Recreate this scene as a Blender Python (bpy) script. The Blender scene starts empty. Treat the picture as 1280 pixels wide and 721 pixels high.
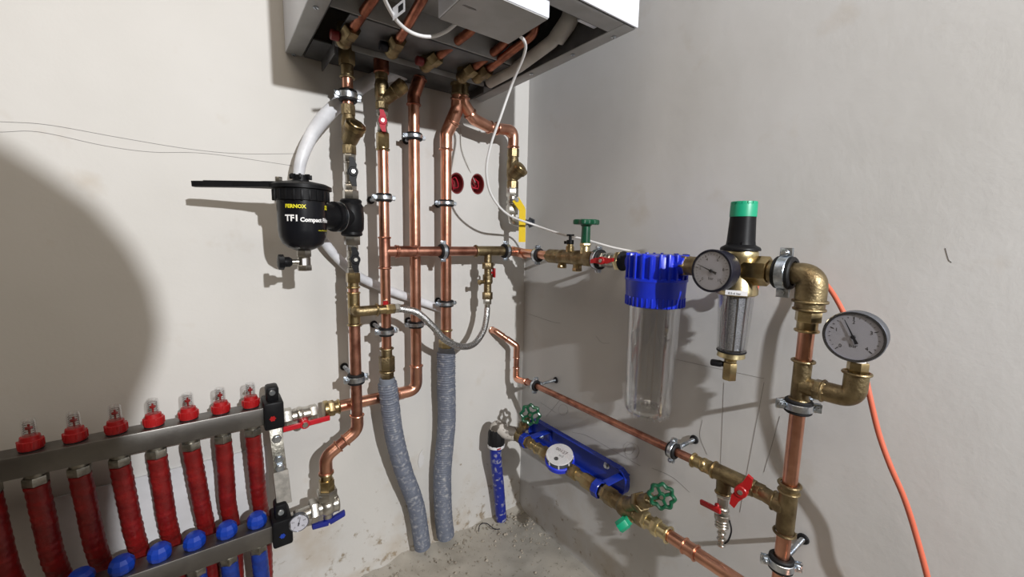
import bpy, bmesh, math, random
from mathutils import Vector as V, Matrix
random.seed(7)
C = bpy.context.scene.collection
PI = math.pi

# ---------------------------------------------------------------- camera
F = 511.4
YAW, PITCH, ROLL = [math.radians(a) for a in (36.334, 7.104, 1.1185)]
fw = V((math.sin(YAW)*math.cos(PITCH), math.cos(YAW)*math.cos(PITCH), -math.sin(PITCH)))
rt = V((math.cos(YAW), -math.sin(YAW), 0)); up = rt.cross(fw)
cr, sr = math.cos(ROLL), math.sin(ROLL)
rt, up = cr*rt+sr*up, -sr*rt+cr*up
CAM = V((-0.7597, -0.9693, 0.875))
cd = bpy.data.cameras.new('camera'); cam = bpy.data.objects.new('camera', cd); C.objects.link(cam)
cd.sensor_fit = 'HORIZONTAL'; cd.sensor_width = 36; cd.lens = F*36/1280; cd.clip_start = 0.01
m = Matrix((rt, up, -fw)).transposed().to_4x4(); m.translation = CAM
cam.matrix_world = m
bpy.context.scene.camera = cam

# ---------------------------------------------------------------- light
w = bpy.data.worlds.new('world'); bpy.context.scene.world = w; w.use_nodes = True
w.node_tree.nodes['Background'].inputs[0].default_value = (0.9, 0.88, 0.85, 1)
w.node_tree.nodes['Background'].inputs[1].default_value = 0.3
def light(kind, name, loc, power, col, **k):
    l = bpy.data.lights.new(name, kind); l.energy = power; l.color = col
    for a, b in k.items(): setattr(l, a, b)
    o = bpy.data.objects.new(name, l); o.location = loc; C.objects.link(o); return o
wl = light('SPOT', 'work_lamp', (-0.53, -2.22, 1.46), 175, (0.975, 0.985, 1.0), shadow_soft_size=0.016, spot_size=math.radians(86), spot_blend=0.7)
wl.rotation_euler = (V((-0.12, 0, 0.85))-V((-0.53, -2.22, 1.46))).to_track_quat('-Z', 'Y').to_euler()
o = light('AREA', 'ceiling_fill', (-1.35, -1.5, 2.46), 22, (1.0, 0.88, 0.74), shape='RECTANGLE', size=1.3, size_y=1.3)  # added soft warm ambient fill under the ceiling, no such fixture seen
vs = bpy.context.scene.view_settings
vs.view_transform = 'Standard'; vs.look = 'None'; vs.gamma = 1; vs.use_curve_mapping = False; vs.exposure = 0.0

# ---------------------------------------------------------------- pixel helpers (1280x721 photo pixels to a point on a plane or line)
def ray(x, y): return fw + rt*((x-640)/F) - up*((y-360.5)/F)
def pl(x, y, ax, v):
    d = ray(x, y); return CAM + d*((v-CAM[ax])/d[ax])
def B(x, y, o=0.): return pl(x, y, 1, -o)          # o metres in front of the back wall
def R(x, y, o=0.): return pl(x, y, 0, -o)          # o metres in front of the right wall
def proj(p):
    v = V(p)-CAM; z = v.dot(fw); return 640+F*v.dot(rt)/z, 360.5-F*v.dot(up)/z, z
def zv(x, y, py):
    a, b = -0.3, 2.2
    for _ in range(40):
        m_ = (a+b)/2
        if proj((x, y, m_))[1] > py: a = m_
        else: b = m_
    return a
def xh(px_, y, z):
    a, b = -1.4, 0.
    for _ in range(40):
        m_ = (a+b)/2
        if proj((m_, y, z))[0] < px_: a = m_
        else: b = m_
    return a
def yh(px_, x, z):
    a, b = 0., -0.95
    for _ in range(40):
        m_ = (a+b)/2
        if proj((x, m_, z))[0] < px_: a = m_
        else: b = m_
    return a
def rad(wpx, P):
    px_, _, z = proj(P); return wpx/2*z/F/math.sqrt(1+((px_-640)/F)**2)
X, Y, Z = V((1, 0, 0)), V((0, 1, 0)), V((0, 0, 1))

# ---------------------------------------------------------------- materials
def mat(name, col, rough=0.5, metal=0.0, col2=None, nscale=30, nlo=0.4, nhi=0.6, bump=0.0, bscale=200, **k):
    m = bpy.data.materials.new(name); m.use_nodes = True; nt = m.node_tree; b = nt.nodes['Principled BSDF']
    b.inputs['Base Color'].default_value = (*col, 1); b.inputs['Roughness'].default_value = rough; b.inputs['Metallic'].default_value = metal
    for a, v in k.items(): b.inputs[a.replace('_', ' ')].default_value = v
    tc = nt.nodes.new('ShaderNodeTexCoord')
    if col2:
        n = nt.nodes.new('ShaderNodeTexNoise'); n.inputs['Scale'].default_value = nscale; n.inputs['Detail'].default_value = 5
        nt.links.new(tc.outputs['Object'], n.inputs['Vector'])
        r = nt.nodes.new('ShaderNodeValToRGB'); r.color_ramp.elements[0].position = nlo; r.color_ramp.elements[1].position = nhi
        r.color_ramp.elements[0].color = (*col, 1); r.color_ramp.elements[1].color = (*col2, 1)
        nt.links.new(n.outputs['Fac'], r.inputs['Fac']); nt.links.new(r.outputs['Color'], b.inputs['Base Color'])
    if bump:
        n2 = nt.nodes.new('ShaderNodeTexNoise'); n2.inputs['Scale'].default_value = bscale; n2.inputs['Detail'].default_value = 4
        nt.links.new(tc.outputs['Object'], n2.inputs['Vector'])
        bp = nt.nodes.new('ShaderNodeBump'); bp.inputs['Strength'].default_value = bump; bp.inputs['Distance'].default_value = 0.002
        nt.links.new(n2.outputs['Fac'], bp.inputs['Height']); nt.links.new(bp.outputs['Normal'], b.inputs['Normal'])
    return m
M = dict(
 copper=mat('copper', (0.76, 0.40, 0.28), 0.29, 1, (0.52, 0.235, 0.155), 26, 0.40, 0.72, 0.12, 90),
 copper_dull=mat('copper_dull', (0.56, 0.27, 0.19), 0.36, 1, (0.30, 0.125, 0.085), 40, 0.4, 0.65, 0.12, 90),
 copper_dark=mat('copper_dark', (0.48, 0.19, 0.12), 0.33, 1, (0.26, 0.10, 0.07), 60, 0.4, 0.65, 0.2, 120),
 brass=mat('brass', (0.52, 0.41, 0.22), 0.3, 1, (0.30, 0.22, 0.11), 40, 0.4, 0.65, 0.15, 150),
 brass_cast=mat('brass_cast', (0.33, 0.26, 0.145), 0.42, 1, (0.17, 0.125, 0.07), 45, 0.38, 0.66, 0.4, 260),
 brass_pale=mat('brass_pale', (0.76, 0.65, 0.38), 0.3, 1, (0.62, 0.52, 0.30), 30, 0.4, 0.6, 0.1, 200),
 nickel=mat('nickel', (0.62, 0.60, 0.55), 0.28, 1, (0.42, 0.40, 0.36), 40, 0.4, 0.65, 0.15, 150),
 nickel_dirty=mat('dusty_nickel', (0.40, 0.38, 0.33), 0.42, 1, (0.22, 0.21, 0.18), 60, 0.4, 0.6, 0.3, 200),
 zinc=mat('zinc', (0.68, 0.72, 0.76), 0.3, 1, (0.42, 0.47, 0.53), 90, 0.4, 0.6, 0.2, 200),
 inox=mat('stainless_steel', (0.24, 0.23, 0.215), 0.42, 1, (0.17, 0.16, 0.15), 15, 0.4, 0.6, 0.05, 300),
 dust_steel=mat('dusty_steel', (0.34, 0.32, 0.29), 0.7, 0.4, (0.22, 0.21, 0.19), 60, 0.4, 0.6, 0.1, 300),
 braid=mat('braided_steel', (0.62, 0.62, 0.62), 0.35, 1, (0.25, 0.25, 0.25), 500, 0.45, 0.55, 0.5, 600),
 rubber=mat('black_rubber', (0.008, 0.008, 0.009), 0.6, Specular_IOR_Level=0.3),
 black=mat('black_plastic', (0.007, 0.007, 0.008), 0.42, 0, (0.009, 0.009, 0.010), 50, 0.4, 0.6, 0.05, 200, Specular_IOR_Level=0.14),
 black_gloss=mat('black_gloss', (0.006, 0.0065, 0.009), 0.28, Specular_IOR_Level=0.3),
 navy=mat('gauge_case', (0.010, 0.010, 0.018), 0.4, Specular_IOR_Level=0.3),
 steelcase=mat('gauge_case_grey', (0.09, 0.10, 0.12), 0.38, 0.5),
 bezel=mat('bezel_steel', (0.30, 0.32, 0.38), 0.22, 1),
 white_enamel=mat('white_enamel', (0.74, 0.76, 0.82), 0.3),
 grey_sheet=mat('grey_sheet_metal', (0.40, 0.40, 0.40), 0.45, 0.1, (0.35, 0.35, 0.345), 20),
 dark_sheet=mat('dark_sheet_metal', (0.16, 0.16, 0.165), 0.45, 0.5, (0.10, 0.10, 0.105), 12, 0.4, 0.6),
 inner=mat('boiler_inside', (0.12, 0.12, 0.12), 0.6, 0.3, (0.05, 0.05, 0.052), 14, 0.4, 0.6),
 pvc=mat('grey_pvc', (0.58, 0.56, 0.52), 0.45, 0, (0.48, 0.46, 0.42), 20),
 hose_white=mat('white_hose', (0.72, 0.73, 0.76), 0.4, 0, (0.60, 0.61, 0.64), 30),
 cable_white=mat('white_cable', (0.78, 0.77, 0.76), 0.4),
 cable_grey=mat('grey_cable', (0.48, 0.46, 0.42), 0.5),
 red=mat('red_plastic', (0.34, 0.008, 0.010), 0.32),
 red_paint=mat('red_painted_metal', (0.52, 0.012, 0.022), 0.3, 0, (0.42, 0.01, 0.02), 60),
 red_sleeve=mat('red_foam_sleeve', (0.20, 0.007, 0.007), 0.36, 0, (0.13, 0.005, 0.005), 40, 0.4, 0.6, 1.0, 90),
 blue_sleeve=mat('blue_foam_sleeve', (0.008, 0.035, 0.24), 0.4, 0, (0.006, 0.02, 0.15), 40, 0.4, 0.6, 0.9, 90),
 blue=mat('blue_plastic', (0.010, 0.032, 0.58), 0.32, 0, (0.008, 0.025, 0.46), 20),
 blue_cap=mat('blue_cap_plastic', (0.006, 0.040, 0.33), 0.28),
 blue_paint=mat('blue_painted_steel', (0.008, 0.028, 0.30), 0.25),
 blue_pipe=mat('blue_pipe_with_plaster', (0.010, 0.022, 0.26), 0.45, 0, (0.42, 0.42, 0.44), 85, 0.54, 0.72),
 blue_handle=mat('dark_blue_handle', (0.010, 0.018, 0.20), 0.35),
 green=mat('green_plastic', (0.006, 0.085, 0.038), 0.28, 0, (0.005, 0.055, 0.026), 50),
 green_cap=mat('bright_green_cap', (0.006, 0.30, 0.16), 0.4),
 yellow=mat('yellow_handle', (0.80, 0.56, 0.01), 0.35),
 orange=mat('orange_cable', (0.56, 0.13, 0.075), 0.4),
 grey_sleeve=mat('grey_foam_sleeve', (0.115, 0.13, 0.17), 0.6, 0, (0.33, 0.33, 0.34), 110, 0.52, 0.75, 0.6, 90),
 grey_end=mat('grey_sleeve_smooth', (0.16, 0.18, 0.22), 0.6),
 dial=mat('dial_white', (0.54, 0.54, 0.60), 0.5),
 ink=mat('black_ink', (0.008, 0.008, 0.010), 0.5),
 white_print=mat('white_print', (0.8, 0.8, 0.8), 0.5),
 yellow_print=mat('yellow_print', (0.75, 0.68, 0.02), 0.5),
 label=mat('paper_label', (0.72, 0.72, 0.74), 0.5),
 box_red=mat('dark_red_box', (0.20, 0.018, 0.018), 0.4),
 board=mat('white_board', (0.70, 0.70, 0.72), 0.6, 0, (0.62, 0.62, 0.63), 15),
 plyboard=mat('plywood', (0.45, 0.33, 0.2), 0.6, 0, (0.36, 0.26, 0.15), 20),
 pencil=mat('pencil_mark', (0.20, 0.19, 0.19), 0.8),
 crumbs=mat('mortar_crumbs', (0.40, 0.36, 0.30), 0.95, 0, (0.26, 0.23, 0.19), 60),
 plaster_scrap=mat('plaster_scrap', (0.60, 0.59, 0.58), 0.8),
 dirty=mat('dirty_elbow', (0.50, 0.47, 0.43), 0.55, 0, (0.10, 0.085, 0.07), 45, 0.47, 0.53),
 red_meter=mat('faded_red', (0.46, 0.02, 0.04), 0.45, Specular_IOR_Level=0.2),
)
def clear(name, tint, gloss=0.06, rough=0.03):
    m = bpy.data.materials.new(name); m.use_nodes = True; nt = m.node_tree; nt.nodes.remove(nt.nodes['Principled BSDF'])
    out = nt.nodes['Material Output']; t = nt.nodes.new('ShaderNodeBsdfTransparent'); t.inputs[0].default_value = (*tint, 1)
    g = nt.nodes.new('ShaderNodeBsdfGlossy'); g.inputs['Roughness'].default_value = rough; g.inputs[0].default_value = (1, 1, 1, 1)
    lw = nt.nodes.new('ShaderNodeLayerWeight'); lw.inputs['Blend'].default_value = 0.28
    mp = nt.nodes.new('ShaderNodeMapRange'); mp.inputs['To Min'].default_value = gloss; mp.inputs['To Max'].default_value = 0.65
    mx = nt.nodes.new('ShaderNodeMixShader')
    nt.links.new(lw.outputs['Facing'], mp.inputs['Value']); nt.links.new(mp.outputs[0], mx.inputs[0])
    nt.links.new(t.outputs[0], mx.inputs[1]); nt.links.new(g.outputs[0], mx.inputs[2]); nt.links.new(mx.outputs[0], out.inputs[0])
    return m
M['clear'] = clear('clear_plastic', (0.94, 0.945, 0.95), 0.08)
M['clear_glass'] = clear('clear_glass', (0.97, 0.97, 0.97), 0.03)

def wall_mat(name, base, base2, dirt, dk=0.10, fine=38):
    m = bpy.data.materials.new(name); m.use_nodes = True; nt = m.node_tree; N = nt.nodes.new; L = nt.links.new
    b = nt.nodes['Principled BSDF']; b.inputs['Roughness'].default_value = 0.62
    tc = N('ShaderNodeTexCoord')
    def noise(sc, det=5, ro=0.55):
        n = N('ShaderNodeTexNoise'); n.inputs['Scale'].default_value = sc; n.inputs['Detail'].default_value = det; n.inputs['Roughness'].default_value = ro
        L(tc.outputs['Object'], n.inputs['Vector']); return n
    def ramp(src, lo, hi, a, c):
        r = N('ShaderNodeValToRGB'); r.color_ramp.elements[0].position = lo; r.color_ramp.elements[1].position = hi
        r.color_ramp.elements[0].color = (*a, 1); r.color_ramp.elements[1].color = (*c, 1); L(src, r.inputs[0]); return r
    r1 = ramp(noise(2.2, 4).outputs['Fac'], 0.35, 0.68, base, base2)
    # speckles of dirt, thicker towards the foot of the wall
    n2 = noise(fine, 6, 0.65); sx = N('ShaderNodeSeparateXYZ'); L(tc.outputs['Object'], sx.inputs[0])
    mr = N('ShaderNodeMapRange'); mr.inputs['From Min'].default_value = 0.02; mr.inputs['From Max'].default_value = 0.42; mr.inputs['To Min'].default_value = dk; mr.inputs['To Max'].default_value = -0.06
    L(sx.outputs['Z'], mr.inputs['Value'])
    ad = N('ShaderNodeMath'); ad.operation = 'ADD'; L(n2.outputs['Fac'], ad.inputs[0]); L(mr.outputs[0], ad.inputs[1])
    r2 = ramp(ad.outputs[0], 0.66, 0.76, (0, 0, 0), (1, 1, 1))
    mx = N('ShaderNodeMixRGB'); L(r2.outputs[0], mx.inputs[0]); L(r1.outputs[0], mx.inputs[1]); mx.inputs[2].default_value = (*dirt, 1)
    n3 = noise(9, 4); ad2 = N('ShaderNodeMath'); ad2.operation = 'ADD'; L(n3.outputs['Fac'], ad2.inputs[0]); L(mr.outputs[0], ad2.inputs[1])
    r3 = ramp(ad2.outputs[0], 0.56, 0.78, (0, 0, 0), (0.55, 0.55, 0.55))
    mx2 = N('ShaderNodeMixRGB'); L(r3.outputs[0], mx2.inputs[0]); L(mx.outputs[0], mx2.inputs[1]); mx2.inputs[2].default_value = (dirt[0]*1.5, dirt[1]*1.5, dirt[2]*1.5, 1)
    L(mx2.outputs[0], b.inputs['Base Color'])
    n4 = noise(14, 6, 0.6); n5 = noise(160, 3)
    am = N('ShaderNodeMath'); am.operation = 'MULTIPLY_ADD'; L(n5.outputs['Fac'], am.inputs[0]); am.inputs[1].default_value = 0.10; L(n4.outputs['Fac'], am.inputs[2])
    bp = N('ShaderNodeBump'); bp.inputs['Strength'].default_value = 0.22; bp.inputs['Distance'].default_value = 0.005
    L(am.outputs[0], bp.inputs['Height']); L(bp.outputs[0], b.inputs['Normal'])
    return m
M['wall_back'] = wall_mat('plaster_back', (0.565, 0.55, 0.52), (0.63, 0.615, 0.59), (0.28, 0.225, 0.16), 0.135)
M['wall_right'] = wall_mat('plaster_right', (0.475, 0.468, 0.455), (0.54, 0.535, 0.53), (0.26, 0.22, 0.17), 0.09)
M['block'] = wall_mat('grey_blockwork', (0.20, 0.185, 0.165), (0.26, 0.245, 0.22), (0.12, 0.11, 0.09))
M['floor'] = wall_mat('concrete_floor', (0.40, 0.365, 0.31), (0.23, 0.225, 0.205), (0.13, 0.115, 0.09), 0.06, 95)

# ---------------------------------------------------------------- mesh builder
def frame(a):
    a = V(a).normalized(); h = Z if abs(a.z) < 0.9 else X
    u = h.cross(a).normalized(); return u, a.cross(u).normalized(), a
def fillet(pts, r, n=6):
    pts = [V(p) for p in pts]; out = [pts[0]]
    for i in range(1, len(pts)-1):
        a, b, c = pts[i-1:i+2]; d1 = (a-b).normalized(); d2 = (c-b).normalized()
        ang = d1.angle(d2)
        if ang > 3.1: out.append(b); continue
        rr = r[i-1] if isinstance(r, (list, tuple)) else r
        t = min(rr/math.tan(ang/2), (a-b).length*0.49, (c-b).length*0.49)
        p, q = b+d1*t, b+d2*t
        for k in range(n+1):
            s = k/n; out.append(p*(1-s)**2+b*2*s*(1-s)+q*s*s)
    out.append(pts[-1]); return out
def spline(pts, n=10):
    pts = [V(p) for p in pts]; P = [2*pts[0]-pts[1]]+pts+[2*pts[-1]-pts[-2]]; out = []
    for i in range(1, len(P)-2):
        for k in range(n):
            t = k/n; a, b, c, d = P[i-1:i+3]
            out.append(0.5*((2*b)+(c-a)*t+(2*a-5*b+4*c-d)*t*t+(-a+3*b-3*c+d)*t**3))
    out.append(pts[-1]); return out
def resample(pts, step):
    out = [V(pts[0])]; acc = 0
    for a, b in zip(pts, pts[1:]):
        L = (b-a).length
        if L < 1e-9: continue
        t = step-acc
        while t <= L: out.append(a.lerp(b, t/L)); t += step
        acc = (acc+L) % step
    if (out[-1]-V(pts[-1])).length > step*0.2: out.append(V(pts[-1]))
    return out
class G:
    def __init__(s): s.v = []; s.f = []
    def lathe(s, p, axis, prof, seg=24, closed=False, ref=None, rmod=None, caps=True):
        u, v, a = frame(axis)
        if ref is not None:
            u = (V(ref)-a*V(ref).dot(a)).normalized(); v = a.cross(u)
        p = V(p); b0 = len(s.v)
        for t, r in prof:
            for k in range(seg):
                an = 2*PI*k/seg; rr = r*(rmod(an, t) if rmod else 1)
                s.v.append(p+a*t+(u*math.cos(an)+v*math.sin(an))*rr)
        n = len(prof)
        for i in range(n if closed else n-1):
            j = (i+1) % n
            for k in range(seg):
                k2 = (k+1) % seg
                s.f.append((b0+i*seg+k, b0+i*seg+k2, b0+j*seg+k2, b0+j*seg+k))
        if not closed and caps:
            s.f.append(tuple(b0+k for k in range(seg))[::-1]); s.f.append(tuple(b0+(n-1)*seg+k for k in range(seg)))
        return s
    def cyl(s, a, b, r, seg=24, r2=None, ref=None):
        a, b = V(a), V(b); L = (b-a).length; e = min(r*0.12, L*0.2, 0.0012); r2 = r if r2 is None else r2
        return s.lathe(a, b-a, [(0, r-e), (e, r), (L-e, r2), (L, r2-e)], seg, ref=ref)
    def hexn(s, a, b, r, ref=None):
        a, b = V(a), V(b); L = (b-a).length; e = min(r*0.08, L*0.15)
        return s.lathe(a, b-a, [(0, r*0.93), (e, r), (L-e, r), (L, r*0.93)], 6, ref=ref)
    def ring(s, c, axis, ri, ro, w_, seg=32):
        e = min((ro-ri)*0.3, w_*0.2)
        return s.lathe(V(c)-V(axis).normalized()*w_/2, axis, [(0, ri), (0, ro-e), (e, ro), (w_-e, ro), (w_, ro-e), (w_, ri)], seg, True)
    def bead(s, c, axis, r, t=0.0022):
        prof = [(math.cos(k*PI/4)*t, r+math.sin(k*PI/4)*t) for k in range(8)]
        return s.lathe(c, axis, prof, 24, True)
    def ball(s, c, r, seg=20, sq=1.0, axis=Z):
        prof = [(-math.cos(PI*k/10)*r*sq, max(1e-5, math.sin(PI*k/10)*r)) for k in range(11)]
        return s.lathe(c, axis, prof, seg)
    def sweep(s, pts, r, seg=16, closed=False):
        pts = [V(p) for p in pts]; b0 = len(s.v); n = len(pts); nrm = None
        for i, p in enumerate(pts):
            t = ((pts[min(i+1, n-1)]-p).normalized()+(p-pts[max(i-1, 0)]).normalized()).normalized()
            if nrm is None: nrm = frame(t)[0]
            nrm = (nrm-t*nrm.dot(t)).normalized(); bn = t.cross(nrm)
            rr = r(i) if callable(r) else r
            for k in range(seg):
                an = 2*PI*k/seg; s.v.append(p+(nrm*math.cos(an)+bn*math.sin(an))*rr)
        for i in range(n-1):
            for k in range(seg):
                k2 = (k+1) % seg; s.f.append((b0+i*seg+k, b0+i*seg+k2, b0+(i+1)*seg+k2, b0+(i+1)*seg+k))
        s.f.append(tuple(b0+k for k in range(seg))[::-1]); s.f.append(tuple(b0+(n-1)*seg+k for k in range(seg)))
        return s
    def prism(s, pts, o, u, v, h, hole=None):
        """polygon pts in plane (u,v) at o, extruded by h along u x v"""
        o, u, v = V(o), V(u).normalized(), V(v).normalized(); n = u.cross(v).normalized(); b0 = len(s.v); k = len(pts)
        for hh in (0, h):
            for a, b in pts: s.v.append(o+u*a+v*b+n*hh)
        s.f.append(tuple(b0+i for i in range(k))[::-1]); s.f.append(tuple(b0+k+i for i in range(k)))
        for i in range(k):
            j = (i+1) % k; s.f.append((b0+i, b0+j, b0+k+j, b0+k+i))
        return s
    def box(s, lo, hi, bev=0.0):
        lo, hi = [min(a, b) for a, b in zip(lo, hi)], [max(a, b) for a, b in zip(lo, hi)]
        return s.obox([(a+b)/2 for a, b in zip(lo, hi)], X, Y, Z, [(b-a) for a, b in zip(lo, hi)], bev)
    def obox(s, c, u, v, n, size, bev=0.0):
        bm = bmesh.new(); bmesh.ops.create_cube(bm, size=1)
        for q in bm.verts: q.co = V((q.co.x*size[0], q.co.y*size[1], q.co.z*size[2]))
        if bev: bmesh.ops.bevel(bm, geom=list(bm.edges), offset=bev, segments=2, affect='EDGES', profile=0.5)
        b0 = len(s.v); c = V(c); u, v, n = V(u).normalized(), V(v).normalized(), V(n).normalized(); bm.verts.index_update()
        for q in bm.verts: s.v.append(c+u*q.co.x+v*q.co.y+n*q.co.z)
        for f in bm.faces: s.f.append(tuple(b0+q.index for q in f.verts))
        bm.free(); return s
    def text(s, txt, o, u, v, size, bendr=None, center=False, bold=0.0):
        cu = bpy.data.curves.new('t', 'FONT'); cu.body = txt; cu.size = size; cu.offset = bold; cu.resolution_u = 2
        if center: cu.align_x = 'CENTER'; cu.align_y = 'CENTER'
        ob = bpy.data.objects.new('t', cu); C.objects.link(ob); dg = bpy.context.evaluated_depsgraph_get()
        me = bpy.data.meshes.new_from_object(ob.evaluated_get(dg)); b0 = len(s.v); o, u, v = V(o), V(u).normalized(), V(v).normalized(); n = u.cross(v)
        for q in me.vertices:
            if bendr:
                a = q.co.x/bendr; s.v.append(o+u*math.sin(a)*bendr-n*(1-math.cos(a))*bendr+v*q.co.y)
            else: s.v.append(o+u*q.co.x+v*q.co.y)
        for f in me.polygons: s.f.append(tuple(b0+i for i in f.vertices))
        bpy.data.objects.remove(ob); bpy.data.curves.remove(cu); bpy.data.meshes.remove(me); return s
ORG = {}
def build(name, g, m, parent=None, label=None, org=None, sharp=38, fix=True):
    og = ORG[parent.name] if parent else (V(org) if org else V((0, 0, 0)))
    me = bpy.data.meshes.new(name); me.from_pydata([tuple(p-og) for p in g.v], [], g.f)
    if fix:
        bm = bmesh.new(); bm.from_mesh(me); bmesh.ops.recalc_face_normals(bm, faces=bm.faces); bm.to_mesh(me); bm.free()
    me.materials.append(M[m]); me.shade_smooth(); me.set_sharp_from_angle(angle=math.radians(sharp))
    o = bpy.data.objects.new(name, me); C.objects.link(o)
    if parent: o.parent = parent
    else: o.location = og
    ORG[o.name] = og
    if label: o['label'] = label
    return o
def thing(name, label, cat, loc, group=None):
    o = bpy.data.objects.new(name, None); o.empty_display_size = 0.02; C.objects.link(o); o.location = V(loc); ORG[o.name] = V(loc)
    o['label'] = label; o['category'] = cat
    if group: o['group'] = group
    return o
def single(name, g, m, label, cat, group=None, org=None, **k):
    if org is None:
        lo = V([min(p[i] for p in g.v) for i in range(3)]); hi = V([max(p[i] for p in g.v) for i in range(3)]); org = V(((lo.x+hi.x)/2, (lo.y+hi.y)/2, lo.z))
    o = build(name, g, m, None, None, org, **k); o['label'] = label; o['category'] = cat
    if group: o['group'] = group
    return o
def struct(name, g, m, **k):
    o = build(name, g, m, **k); o['kind'] = 'structure'; return o

# ---------------------------------------------------------------- room
HB = B(571, 229).copy(); HC = B(597, 230).copy()         # the two junction box holes in the back wall
def back_wall():
    bm = bmesh.new(); x0, x1, z0, z1 = -2.6, 0.14, -0.12, 2.5
    def loop(pts, y):
        vs_ = [bm.verts.new((x_, y, z_)) for x_, z_ in pts]; return vs_, [bm.edges.new((vs_[i], vs_[(i+1) % len(vs_)])) for i in range(len(vs_))]
    out, eo = loop([(x0, z0), (x1, z0), (x1, z1), (x0, z1)], 0)
    es = list(eo); rims = []
    for c in (HB, HC):
        rv, re_ = loop([(c.x+0.0215*math.cos(2*PI*k/28), c.z+0.0275*math.sin(2*PI*k/28)) for k in range(28)], 0); es += re_; rims.append((rv, c))
    bmesh.ops.triangle_fill(bm, edges=es, use_beauty=True)
    for rv, c in rims:
        b = [bm.verts.new((v_.co.x, 0.05, v_.co.z)) for v_ in rv]
        for k in range(28): bm.faces.new((rv[k], rv[(k+1) % 28], b[(k+1) % 28], b[k]))
    bk = [bm.verts.new((v_.co.x, 0.14, v_.co.z)) for v_ in out]
    for k in range(4): bm.faces.new((out[k], out[(k+1) % 4], bk[(k+1) % 4], bk[k]))
    bm.faces.new(bk); bmesh.ops.recalc_face_normals(bm, faces=bm.faces)
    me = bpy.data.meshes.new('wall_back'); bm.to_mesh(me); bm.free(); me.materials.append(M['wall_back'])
    o = bpy.data.objects.new('wall_back', me); C.objects.link(o); o['kind'] = 'structure'
back_wall()
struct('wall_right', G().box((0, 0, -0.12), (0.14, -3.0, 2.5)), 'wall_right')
struct('wall_left', G().box((-2.6, 0, -0.12), (-2.74, -3.0, 2.5)), 'block')
struct('wall_front', G().box((-2.74, -3.0, -0.12), (0.14, -3.14, 2.5)), 'block')
struct('ceiling', G().box((-2.74, 0.14, 2.5), (0.14, -3.14, 2.6)), 'block')
def floor():
    from mathutils import noise as nz
    g = G(); xs = [-2.6+0.04*i for i in range(40)]; xs = [x_ for x_ in xs if x_ < -1.1]+[-1.1+0.011*i for i in range(101)]
    ys = [-0.011*i for i in range(80)]+[-0.88-0.06*i for i in range(36)]+[-3.0]
    for y_ in ys:
        for x_ in xs:
            h = 0.010*(nz.noise(V((x_*9, y_*9, 0)))+0.3*nz.noise(V((x_*40, y_*40, 1))))
            h += 0.040*math.exp(y_/0.045)*(0.55+0.6*nz.noise(V((x_*14, y_*14, 3)))) + 0.006*math.exp(x_/0.03)
            h += 0.0035*max(0, nz.noise(V((x_*90, y_*90, 5))))*math.exp(y_/0.2)*2
            g.v.append(V((min(x_, 0), y_, h-0.002)))
    nx = len(xs)
    for j in range(len(ys)-1):
        for i in range(nx-1): g.f.append((j*nx+i, j*nx+i+1, (j+1)*nx+i+1, (j+1)*nx+i))
    struct('floor', g, 'floor', sharp=180)
    struct('floor_slab', G().box((-2.6, 0, -0.12), (0, -3.0, -0.05)), 'floor')
floor()
# mortar crumbs along the foot of the walls
g = G()
for i in range(900):
    if random.random() < 0.72: x_, y_ = -random.uniform(0.0, 0.95), -abs(random.gauss(0, 0.09))-0.01
    else: x_, y_ = -abs(random.gauss(0, 0.05))-0.006, -random.uniform(0, 0.7)
    r_ = random.choice([0.0012, 0.0016, 0.002, 0.003, 0.0045]); zz = 0.022*math.exp(y_/0.045)
    c = V((x_, y_, zz+r_*0.4)); b0 = len(g.v)
    for d in ((1, 0, 0), (-1, 0, 0), (0, 1, 0), (0, -1, 0), (0, 0, 1), (0, 0, -1)):
        g.v.append(c+V([q*r_*random.uniform(0.6, 1.3) for q in d]))
    for f in ((0, 2, 4), (2, 1, 4), (1, 3, 4), (3, 0, 4), (2, 0, 5), (1, 2, 5), (3, 1, 5), (0, 3, 5)): g.f.append(tuple(b0+q for q in f))
o = build('mortar_crumbs', g, 'crumbs', sharp=10); o['kind'] = 'stuff'; o['label'] = 'mortar crumbs and grit strewn along the foot of the walls'; o['category'] = 'rubble'
# added unseen board, shaped to cast the soft shadow left on the back wall
LP = V((-0.53, -2.22, 1.46)); g = G(); pts = []
for q in [(-160, 100), (0, 178), (60, 215), (120, 258), (165, 310), (192, 360), (203, 410), (196, 450), (176, 500), (160, 560), (150, 640), (140, 740), (-160, 900)]:
    S = B(*q); P_ = LP+(S-LP)*0.43; pts.append((P_.x, max(P_.z, 0.012)))
# outline follows the wanted shadow edge and runs down to the floor
pts = pts[:-2]+[(pts[-2][0]-0.02, 0.012), (pts[0][0]-0.1, 0.012), (pts[0][0]-0.1, pts[0][1])]
g.prism(pts, (0, LP.y*(1-0.43), 0), X, Z, 0.018)
single('shadow_board', g, 'plyboard', 'added unseen plywood sheet behind the viewpoint, cut to cast the soft wall shadow', 'board')

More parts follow.
